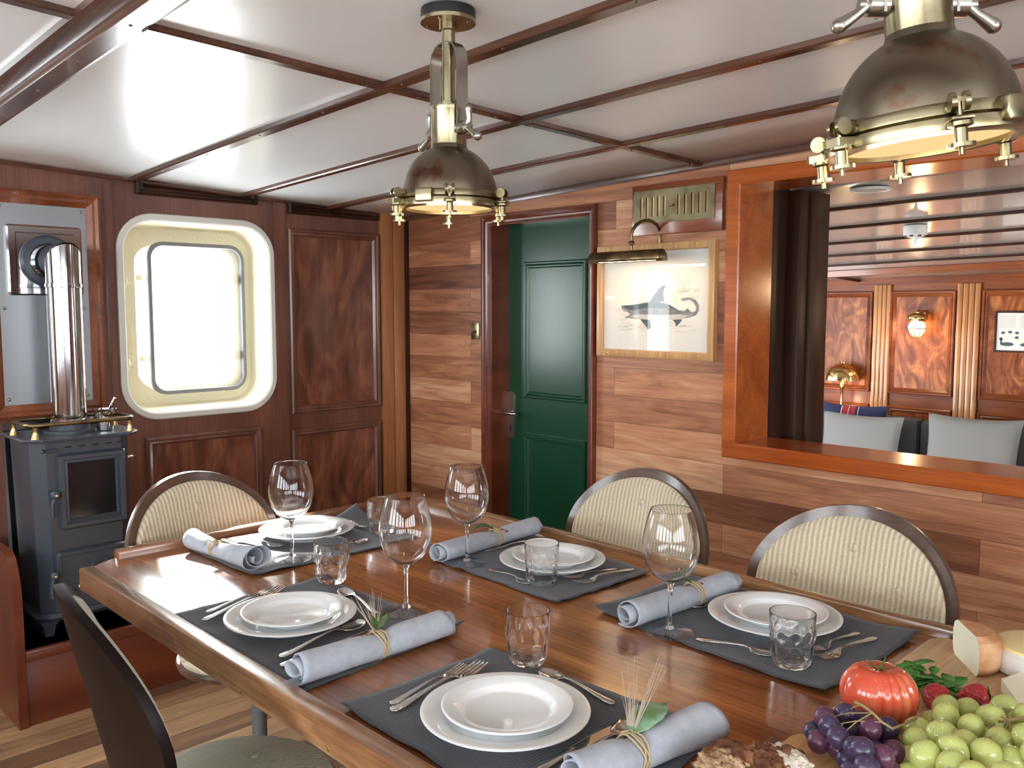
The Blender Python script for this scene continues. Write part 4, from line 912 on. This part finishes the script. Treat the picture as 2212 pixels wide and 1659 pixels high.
# herb
c = at(1995, 1465, BZ+.012); rn = random.Random(11)
hb = thing('herb_sprig', 'sprig of fresh green herb leaves behind the tomato and strawberry', 'herb', (c.x, c.y, BZ))
b = MB(); b.tube([(-.06, -.012, .012), (-.03, 0, .016), (.0, .0, .012), (.035, -.018, .008), (.06, -.03, .010)], .0016, 6)
b.build('herb_stem', M['herb'], hb, world=False)
b = MB()
for k in range(46):
    u = rn.uniform(0, 1); q = Vector((-.035+.085*u, rn.uniform(-.012, .012)-.022*max(0, u-.4), .010+rn.uniform(0, .022)*(1-u*.6)))
    a = rn.uniform(0, 6.28); d = Vector((math.cos(a), math.sin(a), rn.uniform(-.3, .5))).normalized(); sd = d.cross(Vector((0, 0, 1))).normalized(); ll = rn.uniform(.024, .044); L = []
    for i in range(7):
        v = i/6; w = .0075*math.sin(PI*v)**.8*ll/.026+.0002; ce = q+d*ll*v+Vector((0, 0, -.006*v*v)); ce.z = max(ce.z, .003)
        L.append([ce+sd*w*s+Vector((0, 0, .002*abs(s))) for s in (-1, 0, 1)])
    b.loft(L, closed=False)
o = b.build('herb_leaves', M['herb'], hb, world=False); md = o.modifiers.new('t', 'SOLIDIFY'); md.thickness = .0006
# strawberries
def strawberry(px, py, size, rot, label, first=None):
    c = at(px, py, BZ+.019*size)
    if first is None:
        t = thing('strawberry', label, 'strawberry', (c.x, c.y, BZ+.021*size), 0, 'strawberries on the cheese board')
        L = []
        for j in range(15):
            u = j/14; r = .0235*math.sin(PI*u**.75)**.7*(1-.25*u)+.0001
            l = []
            for i in range(32):
                a = 2*PI*i/32; rr = r*(1+.02*math.sin(a*9+j*2))
                l.append(Vector((-.022+.052*u, rr*math.cos(a), rr*math.sin(a))))
            L.append(l)
        MB().loft(L, True).build('berry', M['straw'], t, world=False)
        b = MB()
        for k in range(8):
            a = k*PI/4; d = Vector((0, math.cos(a), math.sin(a))); sd = Vector((0, -math.sin(a), math.cos(a))); L = []
            for i in range(5):
                v = i/4; w = .004*math.sin(PI*(.15+.85*v))+.0002
                ce = Vector((-.021-.004*v+.006*v*v, 0, 0))+d*(.002+.017*v); L.append([ce+sd*w*s for s in (-1, 0, 1)])
            b.loft(L, closed=False)
        b.tube([(-.022, 0, 0), (-.032, .003, .002)], .001, 6)
        o = b.build('leafy_cap', M['herb'], t, world=False); md = o.modifiers.new('t', 'SOLIDIFY'); md.thickness = .0007
    else: t = dup(first, (0, 0, 0), 0, label)
    t.location = (c.x, c.y, BZ+.0215*size); t.rotation_euler = rot; t.scale = (size,)*3
    return t
s1 = strawberry(2023, 1512, 1.02, (0, .25, -1.2), 'large red strawberry right of the tomato, in front of the herb')
strawberry(2108, 1507, .95, (0, .1, 3.6), 'strawberry whose leafy cap points to the chilli, behind the green grapes', s1)
strawberry(2092, 1530, .72, (.4, 0, 3.75), 'smallest strawberry, mostly hidden by the green grapes', s1)
ca, cb_ = at(2150, 1520, BZ+.007), at(2235, 1556, BZ+.007)
one(MB().tube([ca, ca.lerp(cb_, .3)+Vector((0, 0, .001)), ca.lerp(cb_, .7), cb_], [.005, .0075, .0065, .003], 12).build('red_chilli', M['chili']), 'slim glossy red chilli on the board at the right edge', 'chilli')
# cheeses
def cheese_pts(px_list, z): return [at(x, y, z) for x, y in px_list]
# wedge: half-round of washed-rind cheese cut open toward the left
c = at(2100, 1437, BZ); ch_ = thing('cheese_wedge', 'wedge of orange-rinded cheese with a creamy white cut face', 'cheese', (c.x, c.y, BZ), math.radians(38))
H = .068
def wloop(z, k):
    out = []
    for i in range(25):
        a = -PI/2+PI*i/24
        out.append(Vector((.058*k*math.cos(a)*1.0-.012, .066*k*math.sin(a)*.92, z)))
    return out
lv = [(0.0, .80), (.006, .93), (.02, 1.0), (.045, 1.0), (.060, .92), (H, .70)]
L = [wloop(z, k) for z, k in lv]
b = MB().loft(L, closed=False); b.bm.faces.new([b.bm.verts.new(p) for p in wloop(H, .70)]); b.bm.faces.new([b.bm.verts.new(p) for p in wloop(0.0004, .80)])
o = b.build('rind', M['rind'], ch_, world=False)
b = MB(); b.bm.faces.new([b.bm.verts.new(Vector((-.0122, .066*k*.92*s, z))) for s, lst in ((1, lv), (-1, lv[::-1])) for z, k in lst])
b.build('cut_face', M['cheesei'], ch_, world=False)
c = at(2225, 1450, BZ); ro = thing('round_cheese', 'round white-rinded cheese with yellow top at the right edge', 'cheese', (c.x+.012, c.y+.012, BZ))
MB().lathe([(0, .0005), (.070, .0005), (.077, .006), (.079, .022), (.077, .038), (.071, .043)], seg=48).build('cheese_rind', M['wrind'], ro, world=False)
MB().lathe([(.0715, .042), (.069, .048), (.055, .052), (0, .053)], seg=48).build('cheese_top', M['ycheese'], ro, world=False)
q = [at(2163, 1466, BZ+.02), at(2240, 1440, BZ+.02), at(2290, 1520, BZ+.02), at(2225, 1555, BZ+.02)]
L = [[Vector((p.x, p.y, z)) for p in q] for z in (BZ+.0005, BZ+.02)]
one(MB().loft(L, True, True, True, smooth=False).build('cheese_slice', M['cheesei']), 'pale pointed slab of cheese at the right edge below the round cheese', 'cheese')
# grapes
def bunch(name, label, pts, r, mats, parts_stem, el=1.0, org=None):
    """pts: (px, py, height of centre over board)"""
    g0 = at(*org, BZ); t = thing(name, label, 'grapes', (g0.x, g0.y, BZ))
    rn = random.Random(len(pts)); protos = []
    for m_ in mats:
        me = MB().ball((0, 0, 0), 1, (1, 1, 1), 20).build('grape', M[m_], t, world=False); protos.append(me)
    used = set(); placed = []
    for i, (px, py, h) in enumerate(pts):
        p = at(px, py, BZ+h)-Vector((g0.x, g0.y, BZ)); k = i % len(mats)
        for _ in range(12):     # push apart so the grapes only touch
            for q in placed:
                d = p-q
                if 0 < d.length < 1.82*r: p = q+d.normalized()*1.82*r
        p.z = max(p.z, r*.97); placed.append(p)
        o = protos[k]
        if k in used: o = o.copy(); COL.objects.link(o); o.parent = t
        used.add(k); rr = r*rn.uniform(.93, 1.06)
        o.location = p; o.scale = (rr, rr, rr*el); o.rotation_euler = (rn.uniform(-1.2, 1.2), rn.uniform(-1.2, 1.2), rn.uniform(0, 6))
    parts_stem(t, g0, placed)
    return t
def z2(x, y): return (1850+x/4.894, 1320+y/4.894)
dk = [z2(-112, 1085)+(.050,), z2(-305, 1130)+(.042,), z2(-285, 1210)+(.050,), z2(-430, 1260)+(.020,), z2(-390, 1380)+(.024,), z2(-190, 1335)+(.050,), z2(-60, 1420)+(.048,), z2(150, 1245)+(.052,), z2(330, 1240)+(.040,), z2(60, 1160)+(.030,), z2(390, 1490)+(.034,), z2(40, 1460)+(.056,), z2(210, 1380)+(.040,), z2(250, 1540)+(.050,), z2(100, 1610)+(.052,), z2(-90, 1540)+(.028,), z2(-230, 1450)+(.022,), z2(-60, 1240)+(.026,), z2(60, 1330)+(.020,), z2(300, 1400)+(.016,), z2(-250, 1300)+(.016,), z2(180, 1480)+(.018,), z2(330, 1640)+(.036,), z2(170, 1720)+(.040,), z2(-30, 1700)+(.034,)]
def st_dark(t, g0, pl):
    o3 = Vector((g0.x, g0.y, BZ))
    A = [at(1848, 1517, BZ+.075)-o3, at(1862, 1523, BZ+.078)-o3, at(1885, 1540, BZ+.074)-o3, at(1905, 1560, BZ+.066)-o3, at(1928, 1574, BZ+.058)-o3, at(1958, 1562, BZ+.050)-o3, at(1985, 1548, BZ+.045)-o3]
    b = MB().tube(A, [.0024, .0020, .0018, .0018, .0019, .0017, .0023], 8)
    for i in (0, 1, 2, 5, 8, 9): b.tube([A[1+i % 4], (A[1+i % 4]+pl[i])*.5+Vector((0, 0, .004)), pl[i]], .0009, 6)
    b.build('grape_stem', M['stem'], t, world=False)
bunch('dark_grape_bunch', 'bunch of dark purple grapes with a curved woody stem', dk, .0158, ['dgrape', 'dgrape2', 'dgrape'], st_dark, 1.06, (1850, 1600))
gk = [z2(940, 1030)+(.030,), z2(945, 1125)+(.042,), z2(1150, 1050)+(.026,), z2(1420, 1125)+(.048,), z2(1560, 1020)+(.034,), z2(1215, 1230)+(.050,), z2(900, 1310)+(.048,), z2(640, 1250)+(.028,), z2(655, 1375)+(.036,), z2(1130, 1400)+(.050,), z2(1020, 1470)+(.056,), z2(720, 1530)+(.050,), z2(565, 1560)+(.022,), z2(1370, 1505)+(.056,), z2(1520, 1400)+(.044,), z2(1720, 1365)+(.054,), z2(1600, 1570)+(.050,), z2(1750, 1560)+(.056,), z2(1010, 1640)+(.050,), z2(1190, 1610)+(.040,), z2(1800, 1110)+(.050,), z2(1480, 1270)+(.026,), z2(1620, 1260)+(.030,), z2(1290, 1340)+(.026,), z2(860, 1460)+(.020,), z2(800, 1200)+(.017,), z2(1330, 1180)+(.018,), z2(1700, 1180)+(.026,), z2(1100, 1300)+(.022,), z2(1280, 1450)+(.026,), z2(860, 1620)+(.024,), z2(1430, 1640)+(.034,), z2(1840, 1260)+(.040,), z2(1880, 1470)+(.050,), z2(620, 1700)+(.030,), z2(1250, 1760)+(.055,), z2(1500, 1760)+(.060,), z2(1000, 1780)+(.045,)]
def st_green(t, g0, pl):
    o3 = Vector((g0.x, g0.y, BZ))
    A = [at(2215, 1548, BZ+.066)-o3, at(2180, 1556, BZ+.060)-o3, at(2150, 1560, BZ+.048)-o3, at(2110, 1590, BZ+.034)-o3, at(2060, 1600, BZ+.030)-o3, at(2010, 1606, BZ+.030)-o3]
    b = MB().tube(A, .0022, 8)
    for i in range(0, 30): b.tube([A[min(5, max(0, int((2215-gk[i][0])/38)))], (A[min(5, max(0, int((2215-gk[i][0])/38)))]+pl[i])*.5+Vector((0, 0, .003)), pl[i]], .0009, 6)
    b.build('grape_stem', M['stem'], t, world=False)
bunch('green_grape_bunch', 'large bunch of pale green grapes in the bottom right corner', gk, .0188, ['ggrape'], st_green, 1.12, (2080, 1590))
# bread
def lump(name, loc, sc, mt, seed, parent, amp=.28, fr=2.2, seg=4):
    b = MB(); bmesh.ops.create_icosphere(b.bm, subdivisions=seg, radius=1)
    for v in b.bm.verts:
        n = v.co.normalized(); d = 1+amp*noise.fractal(n*fr+Vector((seed, 0, 0)), 1.1, 2.0, 3)
        v.co = Vector((n.x*sc[0], n.y*sc[1], n.z*sc[2]))*d+Vector(loc); v.co.z = max(v.co.z, .001)
        for f_ in v.link_faces: f_.smooth = True
    return b.build(name, M[mt], parent, world=False)
for i, (px, py, lb, rz) in enumerate(((1583, 1660, 'torn piece of rustic brown bread at the bottom edge beside the napkin', .4), (1682, 1662, 'floury rustic bread piece touching the orange board', -.2))):
    c = at(px, py, TZ+.03)
    zb = TZ+.0005
    t = thing('bread_piece', lb, 'bread', (c.x, c.y, zb), rz, 'torn pieces of rustic bread')
    lump('crust', (0, 0, .028), (.044, .040, .032), 'crust', 3+i*5, t, .32, 2.2, 5)
    lump('crumb', (-.010 if i == 0 else -.004, -.020, .034), (.036, .028, .026), 'crumb' if i == 0 else 'crust', 9+i, t, .35, 2.6, 5)
    lump('floured_top', (.012, .008 if i == 0 else .004, .042), (.030 if i == 0 else .038, .022, .020), 'crust' if i == 0 else 'flour', 14+i, t, .3, 2.4, 5)
# ================================================================== SALOON THINGS
def cushion(name, label, x0, x1, z0, z1, y, th, mt, grp=None, tilt=-.2, band=False):
    cx, cz_ = (x0+x1)/2, (z0+z1)/2; w, h = (x1-x0)/2, (z1-z0)/2
    t = thing(name, label, 'cushion', (cx, y, z0), 0, grp, rot=(tilt, 0, 0))
    n = 22
    def P_(u, v, s):
        k = (1-u*u)*(1-v*v); pin = 1-.07*(1-u*u if abs(v) > abs(u) else 1-v*v)*max(abs(u), abs(v))**3
        return Vector((u*w*pin, s*th/2*max(0, k)**.42*(1+.14*noise.noise(Vector((u*2, v*2, x0*3)))), h+v*h*pin))
    b = MB()
    for s in (1, -1): b.loft([[P_(-1+2*i/n, -1+2*j/n, s) for i in range(n+1)] for j in range(n+1)], closed=False)
    bmesh.ops.remove_doubles(b.bm, verts=b.bm.verts[:], dist=.0008)
    b.build('cushion_cover', M[mt], t, world=False)
    if band:
        for u0, u1, m_ in ((-.30, .12, 'tartan'), (-.33, -.30, 'tartanw'), (-.10, -.08, 'tartanw'), (.20, .22, 'tartanw')):
            b = MB(); b.loft([[P_(u0+(u1-u0)*i/4, -.98+1.96*j/20, -1)+Vector((0, -.0015 if m_ == 'tartan' else -.003, 0)) for i in range(5)] for j in range(21)], closed=False); b.build('woven_stripe', M[m_], t, world=False)
    return t
sf = thing('grey_sofa', 'dark grey sofa seen through the pass-through opening', 'sofa', (-1.7, 5.95, -.3))
MB().box(-3.3, .2, 5.45, 6.03, -.24, .12, .03).build('sofa_base', M['sofa'], sf)
sx = [-3.3, oy(1990, 920, 5.92).x, -.9, .2]
zs_t = oy(1960, 905, 5.88).z
for a, c in zip(sx, sx[1:]): MB().box(a+.004, c-.004, 5.87, 6.03, .10, zs_t, .035).build('back_cushion', M['sofa'], sf)
for a, c in zip(sx, sx[1:]): MB().box(a+.004, c-.004, 5.40, 5.86, .12, .27, .035).build('seat_cushion', M['sofa'], sf)
c0, c1 = oy(1782, 890, 5.72), oy(1956, 898, 5.72)
cushion('throw_cushion', 'pale grey linen cushion on the sofa, left one of the pale pair', c0.x, c1.x, .275, (c0.z+c1.z)/2+.01, 5.62, .12, 'cush', 'pale grey linen cushions on the sofa')
c0, c1 = oy(2004, 899, 5.72), oy(2212, 902, 5.72)
cushion('throw_cushion', 'pale grey linen cushion on the sofa, right one of the pale pair', c0.x, c1.x, .275, (c0.z+c1.z)/2+.01, 5.64, .14, 'cush', 'pale grey linen cushions on the sofa')
c0, c1 = oy(1770, 869, 5.80), oy(1914, 876, 5.80)
cushion('throw_cushion', 'navy cushion with red tartan band on the sofa behind the pale cushion', c0.x, c1.x, .29, (c0.z+c1.z)/2, 5.80, .09, 'navy', tilt=-.06, band=True)
# table lamp with brass dome shade on a ledge
one(MB().box(-3.6, 0.1, 6.045, 6.165, -.3, .50).build('sofa_back_ledge', M['mahogh']), 'wooden ledge running behind the grey sofa', 'ledge')
c = oy(1806, 822, 6.0); r = (oy(1843, 822, 6.0)-oy(1770, 822, 6.0)).x/2
tl = thing('brass_table_lamp', 'polished brass table lamp with a mushroom dome shade beyond the opening', 'lamp', (c.x, 6.10, .50))
MB().lathe([(r*math.cos(a), (c.z-.50)+r*.95*math.sin(a)) for a in [PI/2*i/10 for i in range(10)]]+[(.018, c.z-.5+r*.955), (.016, c.z-.5+r*.955+.012), (0, c.z-.5+r*.955+.014)], seg=36).build('dome_shade', M['brassb'], tl, world=False)
MB().lathe([(.0, 0), (.05, 0), (.05, .008), (.016, .02), (.010, .04), (.010, c.z-.57), (.016, c.z-.56), (.016, c.z-.53), (.010, c.z-.52), (.010, c.z-.5)], seg=24).build('lamp_stem', M['brassb'], tl, world=False)
MB().ball((0, 0, c.z-.5+.02), .022).build('bulb', M['bulb'], tl, world=False)
# caged bulkhead light
c = oy(1993, 700, FY)
bl = thing('bulkhead_wall_light', 'lit brass caged bulkhead light on the far panelled wall', 'wall light', (c.x, FY, c.z))
sc = (oy(2015, 700, FY)-oy(1971, 700, FY)).x/2
MB().tube([(0, 0, sc*.9), (0, -.10, sc*.9)], .022, 12).ball((0, -.10, sc*.62), sc*1.0, (1, .95, .55), 20).tube([(-.03, -.006, sc*.9), (.03, -.006, sc*.9)], .035, 12).build('lamp_body', M['brassb'], bl, world=False)
MB().ball((0, -.10, -sc*.25), sc*.72, (1, .95, 1.35), 20).build('glass_globe', M['bulb'], bl, world=False)
b = MB()
for k in range(4):
    a = k*PI/4; b.tube([(sc*.86*math.cos(a)*math.sin(t), -.10+sc*.86*math.sin(a)*math.sin(t), -sc*.1-sc*1.32*math.cos(t)*.95) for t in [-PI/2+PI*i/14 for i in range(15)]], .0035, 6)
b.tube([(sc*.84*math.cos(q), -.10+sc*.84*math.sin(q), -sc*.45) for q in [2*PI*i/24 for i in range(25)]], .0035, 6, caps=False)
b.build('brass_cage', M['brassb'], bl, world=False)
# far duck print
c0, c1 = oy(2152, 672, FY), oy(2152, 760, FY)
x0, x1, z0, z1 = c0.x, c0.x+.42, c1.z, c0.z
dk_ = thing('framed_duck_print', 'small framed print of ducks on the far panelled wall', 'picture', ((x0+x1)/2, FY, (z0+z1)/2))
MB().frame(x0, x1, z0, z1, 'y', FY, [(0, 0), (0, -.018), (.010, -.018), (.012, -.008)]).build('picture_frame', M['dark'], dk_)
dp_ = MB().box(x0+.010, x1-.010, FY-.009, FY-.004, z0+.010, z1-.010).build('print_paper', M['paper'], dk_)
b = MB(); yy = FY-.0095
def disc(x, z, rx, rz_, n=16): b.plate([[(x+rx*math.cos(2*PI*i/n), z+rz_*math.sin(2*PI*i/n)) for i in range(n)]], 'y', yy, -.0006)
for dx, dz, q in ((.045, .052, 1), (.16, .05, -1), (.28, .055, 1)):
    disc(x0+dx+.03, z0+dz, .040, .013); disc(x0+dx+.03-q*.036, z0+dz+.034, .010, .010); b.plate([[(x0+dx+.03-q*.040, z0+dz), (x0+dx+.03-q*.030, z0+dz), (x0+dx+.03-q*.030, z0+dz+.035), (x0+dx+.03-q*.040, z0+dz+.035)][::1]], 'y', yy, -.0006)
for dx, dz in ((.05, .125), (.09, .13), (.13, .125), (.13, .095), (.2, .13), (.27, .12), (.33, .13)): disc(x0+dx, z0+dz, .012, .009, 10)
b.build('engraved_ducks', M['inkd'], dp_)
b = MB()
for i in range(9): b.plate([[(x0+.03, z1-.03-.009*i), (x0+.12, z1-.03-.009*i), (x0+.12, z1-.033-.009*i), (x0+.03, z1-.033-.009*i)]], 'y', yy, -.0006).plate([[(x0+.15, z1-.03-.009*i), (x0+.26, z1-.03-.009*i), (x0+.26, z1-.033-.009*i), (x0+.15, z1-.033-.009*i)]], 'y', yy, -.0006)
b.build('engraved_text_block', M['inkl'], dp_)
# ceiling speaker and smoke detector in the saloon
p = oz(1880, 412, 1.80); zc_ = zs(p.x, 3.4); p = oz(1880, 412, zc_)
sp_ = thing('ceiling_speaker', 'round white flush speaker in the ceiling just beyond the opening', 'speaker', (p.x, p.y, zs(p.x, p.y)))
MB().lathe([(.0, -.003), (.062, -.003), (.064, -.007), (.072, -.007), (.073, .001)], seg=40).build('speaker_ring', M['plasticw'], sp_, world=False)
MB().lathe([(.0, -.0045), (.061, -.0045), (.061, -.003)], seg=40).build('speaker_grille', M['inkl'], sp_, world=False)
ysd = 4.14; p = oy(1978, 486, ysd); zt_ = zs(p.x, ysd)
sd_ = thing('smoke_detector', 'white smoke detector hanging under the saloon ceiling battens', 'smoke detector', (p.x, ysd, zt_))
hh = zt_-oy(1978, 527, ysd).z; ro_ = (oy(2003, 495, ysd)-oy(1954, 495, ysd)).x/2
MB().lathe([(0, -.0005), (ro_*.95, -.0005), (ro_, -.004), (ro_, -hh*.52), (ro_*.8, -hh*.60), (ro_*.55, -hh*.66), (0, -hh*.68)], seg=32).build('detector_body', M['plasticw'], sd_, world=False)
MB().lathe([(ro_*.3, -hh*.66), (ro_*.14, -hh*.85), (.002, -hh)], seg=16, cap1=True).build('sensor_nib', M['plasticw'], sd_, world=False)
b = MB()
for k in range(8): a = k*PI/4; b.box(-.004, .004, -.008, .008, -hh*.62, -hh*.55, mat=Matrix.Translation((ro_*.86*math.cos(a), ro_*.86*math.sin(a), 0)) @ Matrix.Rotation(a, 4, 'Z'))
b.build('detector_vent', M['black'], sd_, world=False)
# ================================================================== LIGHT
w = bpy.data.worlds.new('sky'); S.world = w; w.use_nodes = True
bg = w.node_tree.nodes['Background']; bg.inputs[0].default_value = (.88, .95, 1, 1); bg.inputs[1].default_value = 10.0
def portal(loc, rot, sx_, sy_):
    l = bpy.data.lights.new('portal', 'AREA'); l.shape = 'RECTANGLE'; l.size = sx_; l.size_y = sy_; l.cycles.is_portal = True
    o = bpy.data.objects.new('portal', l); COL.objects.link(o); o.location = loc; o.rotation_euler = rot
for w_ in (W1, W2): portal((XL-.2, (w_[0]+w_[1])/2, (w_[2]+w_[3])/2), (0, -PI/2, 0), .8, .66)
for a, c in RW: portal((XR+.13, (a+c)/2, 1.39), (0, PI/2, 0), .8, .56)
for a, c in FW: portal(((a+c)/2, YF-.13, 1.42), (PI/2, 0, 0), .70, .88)
portal((-4.5, 3.9, 1.15), (0, -PI/2, 0), .7, .8); portal((-4.5, 5.1, 1.1), (0, -PI/2, 0), .7, .8)
portal((2.6, 5.0, 1.13), (0, PI/2, 0), .8, .9)
sun = bpy.data.lights.new('sun', 'SUN'); sun.energy = 26; sun.angle = math.radians(2.5); sun.color = (1, .96, .88)
so = bpy.data.objects.new('sun', sun); COL.objects.link(so); so.rotation_euler = Vector((-1.0, .34, .55)).to_track_quat('Z', 'Y').to_euler()
def lamp(loc, e, col, r=.03):
    l = bpy.data.lights.new('bulb', 'POINT'); l.energy = e; l.color = col; l.shadow_soft_size = r
    o = bpy.data.objects.new('bulb', l); COL.objects.link(o); o.location = loc; return o
warm = (1, .70, .40)
for x, y, z in ((-1.354, 1.153, 1.989-.41), (-.397, 1.025, 2.02-.46)): lamp((x, y, z), .9, warm, .05)
l = bpy.data.lights.new('picture_bulb', 'AREA'); l.shape = 'RECTANGLE'; l.size = .24; l.size_y = .02; l.energy = .35; l.color = warm
o = bpy.data.objects.new('picture_bulb', l); COL.objects.link(o); o.location = ((a_.x+c_.x)/2, 2.505, 1.565); o.rotation_euler = (math.radians(35), 0, 0)
lamp((bl.location.x, FY-.16, bl.location.z-.03), 5, warm, .03); lamp((tl.location.x, 6.06, tl.location.z+.22), 2.0, warm, .03)
lamp((-.9, 4.3, 1.5), 3, warm, .08)  # added warm fill light to brighten the saloon; no lamp fixture hangs here
# ================================================================== CAMERA
cd = bpy.data.cameras.new('camera'); cam = bpy.data.objects.new('camera', cd); COL.objects.link(cam)
cd.sensor_fit = 'HORIZONTAL'; cd.sensor_width = 36; cd.lens = 36*F/2212; cd.clip_start = .02
Rm = Matrix((cr, cu, -cf)).transposed(); cam.matrix_world = Matrix.Translation(CAM) @ Rm.to_4x4()
S.camera = cam
S.view_settings.view_transform = 'Standard'; S.view_settings.look = 'None'; S.view_settings.gamma = 1; S.view_settings.exposure = 0.8
